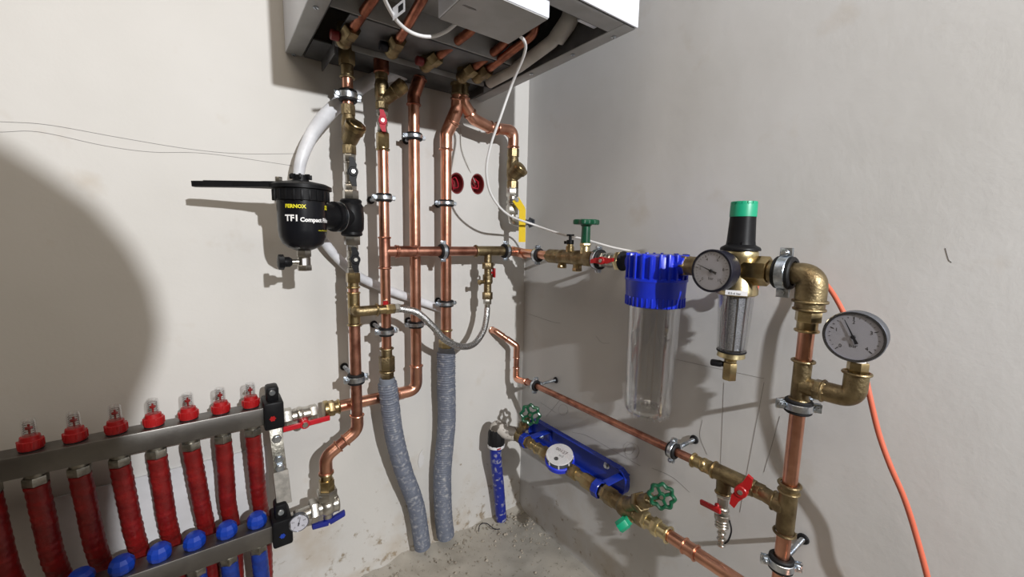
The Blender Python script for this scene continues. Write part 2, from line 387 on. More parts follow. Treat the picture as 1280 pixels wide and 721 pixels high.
# junction boxes in the wall
for c, lb in ((HB, 'dark red round junction box half hidden by the copper pipe'), (HC, 'dark red round junction box in open view on the wall')):
    t = thing('junction_box', lb, 'wall box', (c.x, 0.0, c.z), None)
    g = G(); rx, rz = 0.0205, 0.0265
    g.lathe((c.x, 0.046, c.z), -Y, [(0, 0.002), (0.0, 0.0205), (0.045, 0.0205), (0.045, 0.0188), (0.003, 0.0188), (0.003, 0.002)], 28, True, ref=X)
    for i in range(len(g.v)):
        g.v[i].z = c.z+(g.v[i].z-c.z)*rz/rx
    build('box_shell', g, 'box_red', t)
    for k in range(3):
        a = random.uniform(0, 6); build('wire', G().sweep(spline([c+V((0.012*math.cos(a), 0.04, 0.015*math.sin(a))), c+V((0.013*math.cos(a+2), 0.014, 0.014*math.sin(a+2))), c+V((0.01*math.cos(a+4), 0.010+0.004*k, 0.017*math.sin(a+4))), c+V((0.012*math.cos(a+5), 0.04, 0))], 6), 0.0014, 8), 'red_meter', t)

# ---------------------------------------------------------------- fittings library
SIDE = {}
def stack(parent, name, P0, axis, secs, m, label=None):
    """sections (t0, t1, r, kind) along the axis from P0: c cylinder, h hex, b bead, s sphere, k cone(r->r2)"""
    g = G(); a = V(axis).normalized(); P0 = V(P0)
    for s_ in secs:
        t0, t1, r, k = s_[:4]; p, q = P0+a*t0, P0+a*t1
        if k == 'c': g.cyl(p, q, r)
        elif k == 'h': g.hexn(p, q, r)
        elif k == 'o': g.lathe(p, a, [(0, r*0.94), ((q-p).length*0.15, r), ((q-p).length*0.85, r), ((q-p).length, r*0.94)], 8)
        elif k == 'b': g.bead((p+q)/2, a, r)
        elif k == 's': g.ball((p+q)/2, r, sq=abs((q-p).length/2/r), axis=a)
        elif k == 'k': g.cyl(p, q, r, r2=s_[4])
    return build(name, g, m, parent, label)
def vstack(parent, name, x_, y_, secs, m, label=None):
    """vertical sections (py_top, py_bottom, width_px, kind)"""
    out = []
    for s_ in secs:
        z0, z1 = zv(x_, y_, s_[0]), zv(x_, y_, s_[1]); r = rad(s_[2], (x_, y_, (z0+z1)/2))
        if s_[3] == 'h': r *= 1.08
        t = [-z0, -z1, r, s_[3]]
        if len(s_) > 4: t.append(rad(s_[4], (x_, y_, z1)))
        out.append(tuple(t))
    return stack(parent, name, (x_, y_, 0), -Z, out, m, label)
def elbow(parent, a, c, b, r, m='copper', bend=0.026, beads=True, name='elbow_fitting', label=None):
    a, b, c = V(a), V(b), V(c); g = G().sweep(fillet([a, c, b], bend, 8), r*1.13, 20)
    if beads: g.bead(a, c-a, r*1.16, r*0.17); g.bead(b, c-b, r*1.16, r*0.17)
    return build(name, g, m, parent, label)
def clamp(label, c, axis, r, ear, rod_to, wide=0.018, group='pipe clamps with rubber lining', earlen=0.009, band_m='zinc'):
    c, a, e = V(c), V(axis).normalized(), V(ear).normalized(); t = thing('pipe_clamp', label, 'pipe clamp', c, None)
    n = a.cross(e).normalized(); L = V(rod_to)-c; d = L.normalized()
    build('rubber_lining', G().ring(c, a, r*1.0+0.0002, r+0.0060, wide+0.004), 'rubber', t)
    build('steel_band', G().ring(c, a, r+0.0052, r+0.0072, wide*0.62), band_m, t)
    for s_ in (1, -1):
        ec = c+e*s_*(r+0.0045+earlen/2); g = G()
        g.obox(ec+n*0.0022, e, a, n, (earlen, wide*0.8, 0.0018), 0.0004); g.obox(ec-n*0.0022, e, a, n, (earlen, wide*0.8, 0.0018), 0.0004)
        er = build('ear', g, band_m, t)
        g = G().cyl(ec-n*0.008, ec+n*0.008, 0.0022, 12); g.hexn(ec+n*0.003, ec+n*0.0068, 0.0046); g.cyl(ec-n*0.0068, ec-n*0.0032, 0.0045, 14)
        build('clamp_screw', g, 'zinc', er)
    g = G(); s0 = r+0.005; g.hexn(c+d*s0, c+d*(s0+0.010), 0.0065); Lr = L.length-0.0005
    build('rod_nut', g, 'zinc', t)
    g = G().cyl(c+d*s0, c+d*Lr, 0.0036, 12)
    k = s0+0.012
    while k < Lr-0.004: g.bead(c+d*k, d, 0.0036, 0.0005); k += 0.0022
    build('threaded_rod', g, 'zinc', t)
    build('wall_plug', G().lathe(c+d*(Lr-0.005), d, [(0, 0.0036), (0.0, 0.008), (0.003, 0.009), (0.0055, 0.006), (0.0055, 0.0036)], 16, True), 'rubber', t)
    return t
def butterfly(parent, p, d, wdir, L=0.024, W=0.013, m='red', th=0.006, stem=0.012, stem_m='nickel'):
    """two winged handle on a stem from p along d, wings along wdir"""
    p, d = V(p), V(d).normalized(); wv = (V(wdir)-d*V(wdir).dot(d)).normalized(); n = d.cross(wv)
    s_ = build('stem', G().cyl(p, p+d*stem, 0.0055, 14), stem_m, parent)
    g = G().cyl(p+d*(stem-0.003), p+d*(stem+th+0.002), W*0.5, 18)
    for q in (1, -1):
        g.prism([(0, -W*0.28*q), (L*0.5, -W*0.38*q), (L, -W*0.10*q), (L*1.02, W*0.34*q), (L*0.55, W*0.30*q), (0, W*0.5*q)] if q > 0 else
                [(0, W*0.28), (0, -W*0.5), (-L*0.55, -W*0.30), (-L*1.02, -W*0.34), (-L, W*0.10), (-L*0.5, W*0.38)], p+d*stem, wv, n, th)
    h = build('butterfly_handle', g, m, parent)
    build('screw', G().hexn(p+d*(stem+th), p+d*(stem+th+0.0035), 0.0042), 'nickel', h)
    return h
def ballvalve(name, label, a, b, r, m='nickel', hd=None, hw=Z, hm='black', cat='valve', hL=0.024, hW=0.013, stem=0.012, ref=None):
    a, b = V(a), V(b); d = b-a; L = d.length; d.normalize(); t = thing(name, label, cat, a.lerp(b, 0.5) if ref is None else ref)
    g = G(); g.hexn(a, a+d*L*0.2, r*1.16); g.hexn(b-d*L*0.2, b, r*1.16); g.cyl(a+d*L*0.2, b-d*L*0.2, r*0.94); g.ball(a.lerp(b, 0.5), r*1.12, sq=0.8, axis=d)
    g.bead(a+d*L*0.24, d, r*0.95, 0.0012); g.bead(b-d*L*0.24, d, r*0.95, 0.0012)
    build('body', g, m, t)
    if hd is not None: butterfly(t, a.lerp(b, 0.5)+V(hd).normalized()*r*0.8, hd, hw, hL, hW, hm, stem=stem)
    return t
def ystrainer(label, top, bot, r, bdir, m='brass_cast', bl=0.045, at=0.45, ar=1.0):
    top, bot = V(top), V(bot); d = (bot-top).normalized(); L = (bot-top).length; t = thing('y_strainer', label, 'strainer', bot)
    g = G(); g.lathe(top, d, [(0, r*1.05), (0.001, r*1.15), (L*0.2, r*1.15), (L*0.22, r), (L*0.4, r*1.12), (L*0.62, r*1.12), (L*0.8, r), (L*0.82, r*1.15), (L-0.001, r*1.15), (L, r*1.05)], 8)
    g.lathe(top, d, [(L*0.2, r*1.0), (L*0.35, r*1.2), (L*0.65, r*1.2), (L*0.8, r*1.0)], 24)
    build('body', g, m, t); bd = V(bdir).normalized(); c = top+d*L*at
    br = build('strainer_arm', G().lathe(c, bd, [(0, r*0.9*ar), (bl*0.55, r*1.0*ar), (bl*0.58, r*1.12*ar), (bl*0.78, r*1.12*ar)], 24), m, t)
    g = G().lathe(c+bd*bl*0.76, bd, [(0, r*1.16*ar), (bl*0.2, r*1.16*ar), (bl*0.24, r*1.0*ar)], 10); g.ball(c+bd*bl, r*0.8*ar, sq=0.3, axis=bd)
    build('strainer_cap', g, 'brass', t)
    return t
def handwheel(parent, c, axis, r, m='green', lobes=8, spoke=4):
    c, a = V(c), V(axis).normalized(); u, v, _ = frame(a); g = G(); n = 72; b0 = 0
    tr = r*0.17
    for i in range(n):
        an = 2*PI*i/n; rr = r*(1+0.08*math.cos(lobes*an)); d = u*math.cos(an)+v*math.sin(an)
        for k in range(8):
            bn = 2*PI*k/8; g.v.append(c+d*(rr-tr+tr*math.cos(bn))+a*(tr*1.1*math.sin(bn)))
    for i in range(n):
        j = (i+1) % n
        for k in range(8):
            k2 = (k+1) % 8; g.f.append((i*8+k, i*8+k2, j*8+k2, j*8+k))
    for i in range(spoke):
        an = 2*PI*i/spoke+0.5; d = u*math.cos(an)+v*math.sin(an); g.obox(c+d*r*0.48, d, a.cross(d), a, (r*0.85, r*0.22, r*0.16), 0.0006)
    g.cyl(c-a*r*0.16, c+a*r*0.16, r*0.28, 18)
    h = build('handwheel', g, m, parent)
    build('wheel_screw', G().hexn(c+a*r*0.14, c+a*r*0.26, r*0.16), 'nickel', h)
    return h
def gauge(name, label, c, axis, upv, r, depth, case='navy', bezel='bezel', nums=(0, 2, 4, 6, 8, 10), needle=125, cat='gauge', unit='bar', small=False):
    """dial facing +axis; needle angle in degrees clockwise from 7:30 (0..270)"""
    c, a = V(c), V(axis).normalized(); u_ = (V(upv)-a*V(upv).dot(a)).normalized(); rgt = u_.cross(a); t = thing(name, label, cat, c)
    build('case', G().lathe(c-a*depth, a, [(0, r*0.72), (depth*0.12, r*0.92), (depth*0.3, r*0.97), (depth*0.9, r*0.97), (depth, r*0.95)], 40), case, t)
    build('bezel', G().lathe(c-a*depth*0.18, a, [(0, r*0.9), (0, r), (depth*0.2, r*1.015), (depth*0.26, r*0.99), (depth*0.26, r*0.90)], 48, True), bezel, t)
    dl = build('dial', G().lathe(c-a*0.0005, a, [(0, r*0.92), (0.001, r*0.92)], 40), 'dial', t); top = c+a*0.0007
    g = G()
    def dirn(deg):
        an = math.radians(225-deg); return rgt*math.cos(an)+u_*math.sin(an)
    N_ = (len(nums)-1)*(5 if not small else 2)
    for i in range(N_+1):
        d = dirn(270*i/N_); big = i % (5 if not small else 2) == 0; l = r*(0.12 if big else 0.06)
        g.obox(top+d*(r*0.80-l/2), d, a.cross(d), a, (l, r*(0.028 if big else 0.014), 0.0002))
    for i, nn in enumerate(nums):
        d = dirn(270*i/(len(nums)-1)); g.text(str(nn), top+d*r*0.58, rgt, u_, r*(0.2 if not small else 0.26), center=True)
    if unit: g.text(unit, top-u_*r*0.36, rgt, u_, r*0.2, center=True)
    build('dial_marks', g, 'ink', dl, fix=False)
    d = dirn(needle); pd = a.cross(d)
    g = G().prism([(-r*0.28, -r*0.06), (r*0.1, -r*0.025), (r*0.72, -r*0.008), (r*0.72, r*0.008), (r*0.1, r*0.025), (-r*0.28, r*0.06)], top+a*0.001, d, pd, 0.0006)
    g.cyl(top+a*0.0005, top+a*0.0025, r*0.08, 16)
    build('needle', g, 'ink', t)
    build('lens', G().lathe(c+a*depth*0.04, a, [(0, r*0.93), (0.0012, r*0.93)], 40), 'clear_glass', t)
    return t
def brasstee_ring(g, c, a, r): g.bead(c, a, r, 0.0016)

# ---------------------------------------------------------------- boiler
bz = 1.23; bx0, bx1, by = -0.619, -0.156, -0.49
t = thing('boiler', 'white wall hung boiler with open underside above the pipes', 'boiler', ((bx0+bx1)/2, -0.2, bz))
H_ = 0.62
def panel(name, lo, hi, m, par=t, bev=0.0015, label=None): return build(name, G().box(lo, hi, bev), m, par, label)
panel('side_panel', (bx0, -0.004, bz), (bx0+0.004, by, bz+H_), 'white_enamel')
panel('side_panel', (bx1, -0.004, bz), (bx1-0.004, by, bz+H_), 'white_enamel')
panel('front_panel', (bx0, by, bz), (bx1, by-0.004, bz+H_), 'white_enamel')
panel('top_panel', (bx0, -0.004, bz+H_), (bx1, by, bz+H_+0.004), 'white_enamel')
fl = panel('bottom_flange', (bx0+0.001, -0.004, bz-0.001), (bx0+0.030, by+0.002, bz+0.002), 'grey_sheet')
fr = panel('bottom_flange', (bx1-0.001, -0.004, bz-0.001), (bx1-0.030, by+0.002, bz+0.002), 'grey_sheet')
panel('front_flange', (bx0+0.03, by+0.002, bz-0.001), (bx1-0.03, by+0.036, bz+0.002), 'grey_sheet')
for q in ((689-5, 62-0),): pass
for (px_, py_, par) in ((395, 9, fl), (367, 68, fl), (767, 46, fr), (716, 68, fr), (664, 92, fr)):
    c = pl(px_, py_, 2, bz-0.001); build('screw', G().cyl(c, c-Z*0.002, 0.0042, 14), 'zinc', par)
    build('screw_slot', G().obox(c-Z*0.0023, X+Y, Y-X, Z, (0.005, 0.001, 0.0006)), 'rubber', par)
panel('inner_side', (bx0+0.030, -0.01, bz), (bx0+0.032, by+0.036, bz+0.2), 'inner')
panel('inner_side', (bx1-0.030, -0.01, bz), (bx1-0.032, by+0.036, bz+0.2), 'inner')
panel('inner_front', (bx0+0.03, by+0.036, bz), (bx1-0.03, by+0.038, bz+0.2), 'inner')
panel('inner_deck', (bx0+0.032, -0.004, bz+0.11), (bx1-0.032, by+0.038, bz+0.114), 'dark_sheet')
panel('baffle_plate', (bx0+0.034, -0.225, bz+0.045), (bx1-0.13, -0.40, bz+0.049), 'grey_sheet')
panel('baffle_wall', (bx0+0.034, -0.225, bz+0.005), (bx1-0.034, -0.228, bz+0.049), 'grey_sheet')
# connection bracket
xa, xb = -0.553, -0.221
panel('connection_bracket', (xa, -0.112, bz+0.004), (xb, -0.222, bz+0.008), 'dark_sheet')
panel('bracket_lip', (xa, -0.110, bz-0.006), (xb, -0.112, bz+0.008), 'grey_sheet')
panel('bracket_side', (xa, -0.004, bz-0.02), (xa+0.003, -0.112, bz+0.008), 'dark_sheet')
panel('bracket_side', (xb, -0.004, bz-0.02), (xb-0.003, -0.112, bz+0.008), 'dark_sheet')
panel('bracket_rail', (bx0+0.033, -0.004, bz-0.001), (bx1-0.033, -0.10, bz+0.003), 'inner')
for (c0, c1, mm, dark) in (((439, 38), (475, -14), 'copper_dark', 'red'), ((497, 52), (532, -8), 'copper_dark', 'blue'), ((545, 72), (592, 36), 'copper_dark', 'red'), ((590, 86), (634, 52), 'copper_dark', None), ((608, 88), (668, 42), 'copper_dark', None)):
    p0 = pl(c0[0], c0[1], 2, bz-0.002); p1 = pl(c1[0], c1[1], 2, bz+0.03)
    d = (p1-p0).normalized()
    tl = build('pipe_tail', G().sweep(fillet([p0+V((0, 0, 0.0)), p0+d*0.05, p1, p1+V((0, -0.02, 0.08))], 0.02, 6), 0.0085, 16), mm, t)
    build('union_nut', G().hexn(p0-d*0.012, p0+d*0.008, 0.0150), 'brass_cast', tl)
    build('tap_body', G().cyl(p0-d*0.03, p0-d*0.010, 0.0125).ball(p0-d*0.03, 0.0135).cyl(p0-d*0.03, p0-d*0.03+Z*0.03, 0.011), 'brass_cast', tl)
    if dark: build('tap_knob', G().lathe(p0-d*0.022-X*0.010, -X, [(0, 0.006), (0.003, 0.009), (0.015, 0.0085), (0.016, 0.007)], 10), 'box_red' if dark == 'red' else 'navy', tl)
# control box
z0 = 1.203; lo = pl(545, 25, 2, z0); hi_ = pl(687, 23, 2, z0); bk = pl(636, 55, 2, z0)
cb = panel('control_box', (lo.x, bk.y, z0), (hi_.x, hi_.y, z0+0.075), 'white_enamel', bev=0.002)
panel('control_box_bottom', (lo.x+0.002, bk.y-0.002, z0-0.0012), (hi_.x-0.002, hi_.y+0.002, z0), 'grey_sheet', par=cb, bev=0)
ec = pl(588, 9, 2, z0-0.0015)
build('embossed_mark', G().prism([(-0.009, 0), (0.009, 0), (0.012, 0.003), (0, 0.0045), (-0.012, 0.003)], ec, X, Y, 0.0004), 'pencil', cb)
# flue drain elbow and grey drain pipe inside
pp = [pl(718, -6, 2, bz+0.09), pl(712, 24, 2, bz+0.045), pl(690, 52, 2, bz+0.02), pl(650, 82, 2, bz+0.004), pl(612, 103, 2, bz-0.002)]
dp = build('drain_pipe', G().sweep(fillet(pp, 0.02, 5), 0.0125, 18), 'pvc', t)
build('drain_elbow', G().sweep(fillet([pl(718, -6, 2, bz+0.09), pl(713, 24, 2, bz+0.045), pl(696, 48, 2, bz+0.024)], 0.02, 6), 0.0165, 18), 'pvc', dp)
g = G(); c = pl(681, 40, 2, bz+0.10); g.lathe(c, -Z, [(0, 0.016), (0.0, 0.022), (0.006, 0.022), (0.006, 0.016)], 24, True); build('grommet', g, 'rubber', t)
b0_ = pl(725, 24, 2, bz+0.012); b1_ = pl(744, 33, 2, bz+0.012)
build('latch', G().obox((b0_+b1_)/2, b1_-b0_, Z.cross(b1_-b0_), Z, ((b1_-b0_).length+0.004, 0.010, 0.004), 0.0008), 'white_enamel', t)
# loop cable with tag
g = G().sweep(spline([pl(476, -14, 2, 1.19), pl(484, 6, 2, 1.19), pl(497, 27, 2, 1.19), pl(515, 41, 2, 1.19), pl(537, 46, 2, 1.19), pl(556, 40, 2, 1.20), pl(572, 28, 2, 1.215)], 8), 0.0028, 10)
t = single('looped_cable', g, 'cable_white', 'short white cable looping below the boiler with a paper tag', 'cable')
p0 = pl(491, 18, 2, 1.19); p1 = pl(506, 6, 2, 1.195)
build('cable_tag', G().obox((p0+p1)/2, p1-p0, Z, (p1-p0).cross(Z), ((p1-p0).length, 0.017, 0.0004)), 'label', t)
build('tag_code', G().obox((p0+p1)/2+(p1-p0)*0.18-Z*0.0, p1-p0, Z, (p1-p0).cross(Z), ((p1-p0).length*0.4, 0.009, 0.0008)), 'ink', t)
# white cable from control box to the right wall valves
g = G().sweep(spline([(-0.345, -0.40, 1.205), pl(657, 60, 1, -0.37), pl(640, 105, 1, -0.30), pl(626, 145, 1, -0.27), pl(613, 183, 1, -0.24), pl(608, 215, 1, -0.215), pl(615, 245, 1, -0.19), pl(635, 268, 1, -0.165), R(665, 280, .085), R(700, 292, .06), R(730, 299, .04), R(765, 309, .02), R(800, 316, 0.004)], 8), 0.0027, 10)
single('sensor_cable', g, 'cable_white', 'long white cable hanging from boiler control box to right wall', 'cable')

# white drain hose behind pipes
hp = resample(spline([B(628, 100, .022), B(560, 92, .022), B(500, 92, .024), B(466, 100, .03), B(440, 117, .036), B(412, 140, .045), B(392, 165, .055), B(378, 195, .062), B(373, 225, .060), B(375, 258, .05), B(384, 278, .042), B(398, 292, .035), B(418, 318, .028), B(448, 345, .022), B(490, 364, .018), B(536, 380, .014), B(552, 386, .012)], 10), 0.006)
nh = len(hp); g = G().sweep(hp, lambda i: (0.0142 if i < nh*0.45 else 0.0142-0.0045*min(1, (i-nh*0.45)/(nh*0.12)))*(1+0.02*(i % 2)), 18)
single('drain_hose', g, 'hose_white', 'white hose from boiler curving behind black filter and down behind risers', 'hose')
g = G().sweep(spline([B(576, 160, .006), B(577, 185, .005), B(585, 208, .004), B(594, 228, -.01)], 8), 0.0011, 6)
single('thin_wire', g, 'cable_grey', 'very thin grey wire entering the open junction box', 'wire')

# ---------------------------------------------------------------- riser 1 (filter riser)
x1, y1 = -0.527, -0.10
def zz1(p): return zv(x1, y1, p)
t = thing('brass_connector', 'brass connector under the boiler with a short copper stub, leftmost riser', 'pipe fitting', (x1, y1, zz1(112)))
vstack(t, 'connector_body', x1, y1, [(50, 66, 19, 'c'), (60, 82, 20, 'h'), (82, 96, 16, 'c'), (95, 99, 17, 'b')], 'brass_cast')
vstack(t, 'pipe_stub', x1, y1, [(96, 132, 14, 'c')], 'copper')
r1 = rad(14.5, (x1, y1, 0.7))
clamp('blue-zinc pipe clamp under the boiler on leftmost riser above brass strainer', (x1, y1, zz1(120)), Z, r1*1.0, X, (x1, -0.001, zz1(120)), 0.018)
t = ystrainer('brass strainer with short side cap on the leftmost riser', (x1, y1, zz1(131)), (x1, y1, zz1(193)), r1*1.02, V((0.16, -0.70, 0.68)), bl=0.040, at=0.72, ar=1.5)
ballvalve('ball_valve', 'chrome valve with black wing handle directly above the black filter body', (x1, y1, zz1(240)), (x1, y1, zz1(192)), r1*0.9, hd=V((-.05, -1, 0)), hw=Z, hm='black', hL=0.027, hW=0.019)
# magnetic filter
t = thing('magnetic_filter', 'black compact filter canister with printed white and yellow lettering', 'filter', (x1-0.10, y1, zz1(340)))
cz = (zz1(250)+zz1(294))/2
rc = rad(33, (x1, y1, cz))
g = G(); zt, zb = zz1(249), zz1(295)
g.lathe((x1, y1, zb), Z, [(0, rc*0.72), (0.003, rc*0.84), (0.008, rc*0.80), (0.014, rc*0.94), ((zt-zb)*0.5, rc*0.98), ((zt-zb)-0.014, rc*0.94), ((zt-zb)-0.008, rc*0.80), ((zt-zb)-0.003, rc*0.84), ((zt-zb), rc*0.72)], 28)
build('inlet_body', g, 'black', t)
g = G().hexn((x1, y1, zz1(251)), (x1, y1, zz1(238)), r1*1.38); build('union_nut', g, 'nickel', t)
g = G().hexn((x1, y1, zz1(306)), (x1, y1, zz1(293)), r1*1.42); build('union_nut', g, 'nickel', t)
fo = 0.15                                      # canister stands further out than the riser
fc = B(378, 272, fo); fx, fy = fc.x, fc.y
side = (V((x1, y1, 0))-V((fx, fy, 0))); sd = side.normalized()
g = G(); a_ = V((fx, fy, cz)); b_ = V((x1, y1, cz)); L_ = side.length; rr = rc*0.95
g.lathe(a_, b_-a_, [(0, rr*1.0), (L_*0.58, rr*1.02), (L_*0.59, rr*1.22), (L_*0.66, rr*1.22), (L_*0.67, rr*1.08), (L_*0.70, rr*1.08), (L_*0.71, rr*1.22), (L_*0.77, rr*1.2), (L_*0.78, rr*0.95), (L_, rr*0.9)], 32)
build('swivel_neck', g, 'black', t)
build('retaining_clip', G().lathe(a_+(b_-a_).normalized()*L_*0.70, b_-a_, [(0, rr*1.0), (0, rr*1.24), (0.0015, rr*1.24), (0.0015, rr*1.0)], 32, True), 'zinc', t)
def zf(p): return zv(fx, fy, p)
rf = rad(62, (fx, fy, cz))
zt, zb = zf(238), zf(313)
g = G().lathe((fx, fy, zb), Z, [(0, rf*0.30), (0.002, rf*0.42), (0.006, rf*0.66), (0.013, rf*0.86), (0.024, rf*0.965), (0.036, rf), (zt-zb, rf*1.02)], 40)
body = build('canister', g, 'black_gloss', t)
g = G().lathe((fx, fy, zf(252)), Z, [(0, rf*1.02), (0.001, rf*1.12), (zf(238)-zf(252), rf*1.14), (zf(238)-zf(252)+0.001, rf*1.27), (zf(233)-zf(252), rf*1.27), (zf(230)-zf(252), rf*1.05), (zf(227)-zf(252), rf*0.5)], 40)
lid = build('lid', g, 'black', t)
g = G()
for k in range(22):
    an = 2*PI*k/22; d = V((math.cos(an), math.sin(an), 0)); g.obox(V((fx, fy, (zf(252)+zf(239))/2))+d*rf*1.13, d, Z.cross(d), Z, (0.003, 0.004, zf(239)-zf(252)), 0.0005)
build('lid_rib', g, 'black', lid)
g = G().cyl((fx, fy, zf(231)), (fx, fy, zf(219)), rf*0.34, 20)
for k in range(7):
    an = 2*PI*k/7; d = V((math.cos(an), math.sin(an), 0)); g.obox(V((fx, fy, zf(221)))+d*rf*0.36, d, Z.cross(d), Z, (0.008, 0.004, 0.008), 0.0005)
build('vent_collar', g, 'black', lid)
build('vent_screw', G().hexn((fx-0.035, fy-0.005, zf(231)), (fx-0.035, fy-0.005, zf(224)), 0.006), 'nickel', lid)
vd = (CAM-V((fx, fy, CAM.z))); vd.z = 0; vd.normalize(); ur = Z.cross(vd).normalized()
def ftext(txt, px_, py_, size, m, bold=0, par=body, name='lettering'):
    # start angle from the pixel offset
    off = (px_-proj((fx, fy, zf(py_)))[0]); s0 = off/(62/2)
    ang = math.asin(max(-1, min(1, s0)))
    n = (vd*math.cos(ang)+ur*math.sin(ang)).normalized(); o_ = V((fx, fy, zf(py_)))+n*(rf*1.021+0.0005)
    u_ = Z.cross(n).normalized()
    build(name, G().text(txt, o_, u_, Z, size, bendr=rf*1.025, bold=bold), m, par, fix=False)
ftext('FERNOX', 358.5, 261.5, 0.0085, 'yellow_print', 0.0003)
ftext('TF1', 358.5, 277, 0.0145, 'white_print', 0.0005)
ftext('Compact Filter', 375.5, 277.5, 0.0100, 'white_print', 0.0004)
ftext('www.fernox.com', 397, 288.5, 0.0038, 'yellow_print')
ftext('~', 405, 261, 0.018, 'yellow_print', 0.0008, name='emblem'); ftext('~', 405, 264, 0.018, 'yellow_print', 0.0008, name='emblem')
g = G().hexn((fx, fy, zb+0.001), (fx, fy, zf(321)), 0.0125).cyl((fx, fy, zf(321)), (fx, fy, zf(332)), 0.0105).hexn((fx, fy, zf(331)), (fx, fy, zf(338)), 0.0125)
dv = build('drain_valve', g, 'nickel', t)
kc = V((fx, fy, zf(327))); kd = (-ur*0.98+vd*0.2).normalized()
build('valve_neck', G().cyl(kc+kd*0.006, kc+kd*0.022, 0.005, 16), 'nickel', dv)
g = G().lathe(kc+kd*0.020, kd, [(0, 0.006), (0.004, 0.009), (0.012, 0.009), (0.013, 0.0125), (0.021, 0.0125), (0.022, 0.010)], 24, rmod=lambda a, t_: 1+0.08*math.cos(8*a) if t_ > 0.012 else 1)
build('valve_knob', g, 'black', dv)
build('size_plate', G().obox(kc+vd*0.0106, ur, Z, vd, (0.006, 0.012, 0.0006)), 'label', dv)
# lid wrench
A = V((fx, fy, zf(231.5))); Bp = B(241, 229.5, 0.10); dr = (Bp-A); dr2 = dr.normalized(); nn = Z.cross(dr2).normalized(); g = G(); Ln = dr.length
prof = [(rf*0.9, 0.020), (rf*1.3, 0.020), (rf*1.8, 0.013), (rf*2.6, 0.0085), (Ln*0.6, 0.008), (Ln*0.95, 0.008), (Ln, 0.006)]
pts = [(a, -b) for a, b in prof]+[(a, b) for a, b in reversed(prof)]
vv = dr2.cross(nn).normalized()
g.prism(pts, A+vv*0.004, dr2, nn, -0.009 if vv.z > 0 else 0.009)
tw = single('lid_wrench', g, 'black', 'long flat black wrench lying on lid of the black filter', 'wrench')
build('grip_rib', G().prism([(Ln*0.35, -0.004), (Ln*0.9, -0.004), (Ln*0.9, 0.004), (Ln*0.35, 0.004)], A-dr2*0+vv*0.0045, dr2, nn, 0.001), 'black', tw)
ballvalve('ball_valve', 'chrome valve with black wing handle directly below the black filter body', (x1, y1, zz1(342)), (x1, y1, zz1(305)), r1*0.9, hd=V((-.05, -1, 0)), hw=Z, hm='black', hL=0.025, hW=0.019)
# tee with side elbow to flexible hose
ztee = zz1(387)
t = thing('brass_tee', 'brass tee with forward elbow feeding the braided hose, leftmost riser', 'pipe fitting', (x1, y1, ztee))
vstack(t, 'tee_body', x1, y1, [(341, 353, 17, 'h'), (352, 359, 14, 'c'), (357, 361, 15, 'b'), (364, 368, 15, 'b'), (366, 404, 15.5, 'c'), (403, 408, 16, 'b')], 'brass')
vstack(t, 'copper_insert', x1, y1, [(360, 366, 13.5, 'c')], 'copper')
hz = B(440, 385, .125).z; hx = V((x1, y1-0.022, ztee))
pe = B(497, 389, .12)
g = G().cyl((x1, y1, ztee), (x1, y1-0.018, ztee), 0.0125); g.sweep(fillet([(x1, y1-0.012, ztee), (x1, -0.125, ztee), (xh(474, -0.125, ztee), -0.125, ztee)], 0.02, 8), 0.0108, 20)
build('side_elbow', g, 'brass_cast', t)
xe0, xe1 = xh(470, -0.125, ztee), xh(493, -0.125, ztee)
stack(t, 'hose_nipple', (xe0, -0.125, ztee), X, [(0, 0.003, 0.012, 'b'), (0.002, (xe1-xe0)*0.55, 0.010, 'c'), ((xe1-xe0)*0.5, xe1-xe0, 0.0115, 'h')], 'brass')
butterfly(t, (xh(482, -0.125, ztee), -0.125, ztee+0.006), Z, X, L=0.006, W=0.010, m='red', stem=0.004)
# braided hose
zh = ztee; e0 = V((xe1, -0.125, zh))
t = thing('braided_hose', 'braided steel flexible hose sagging between two risers', 'hose', B(565, 435, .12))
hp = [e0, B(505, 386.5, .13), B(522, 391, .14), B(540, 407, .145), B(556, 424, .145), B(575, 433, .14), B(592, 430, .13), B(604, 414, .115), B(608, 397, .10), B(609, 385, .093)]
build('braided_sleeve', G().sweep(spline(hp, 10), rad(8.5, B(560, 430, .14)), 14), 'braid', t)
build('hose_nut', G().hexn(e0-X*0.004, e0+X*0.012, 0.0105).cyl(e0+X*0.012, e0+X*0.024, 0.0072), 'nickel', t)
hq = B(609, 385, .093)
build('hose_nut', G().hexn((hq.x, hq.y, hq.z+0.010), (hq.x, hq.y, hq.z+0.024), 0.0105).cyl((hq.x, hq.y, hq.z-0.006), (hq.x, hq.y, hq.z+0.011), 0.0072), 'nickel', t)
# lower copper of riser 1
t = thing('copper_riser', 'copper riser turning through two bends to the blue handled valve', 'copper pipe', (x1, y1, zz1(600)))
e1 = V((x1, y1, zz1(537))); d45 = B(407, 571, .10); e2 = V((d45.x, y1, zv(d45.x, y1, 571))); end = V((e2.x, y1, zv(e2.x, y1, 594)))
build('pipe', G().sweep(fillet([(x1, y1, zz1(406)), e1, e2, end], 0.02, 8), r1, 20), 'copper_dull', t)
dd = (e2-e1).normalized()
elbow(t, (x1, y1, zz1(519)), e1, e1+dd*0.030, r1, 'copper'); elbow(t, e2-dd*0.030, e2, (e2.x, y1, zv(e2.x, y1, 590)), r1, 'copper')
clamp('pipe clamp around leftmost copper riser, just above the manifold supply valve', (x1, y1, zz1(473)), Z, r1, X, (x1, -0.001, zz1(473)), 0.018)
xv = e2.x
t = thing('angle_ball_valve', 'chrome angle valve with dark blue wing handle at manifold return', 'valve', (xv, y1, zv(xv, y1, 650)))
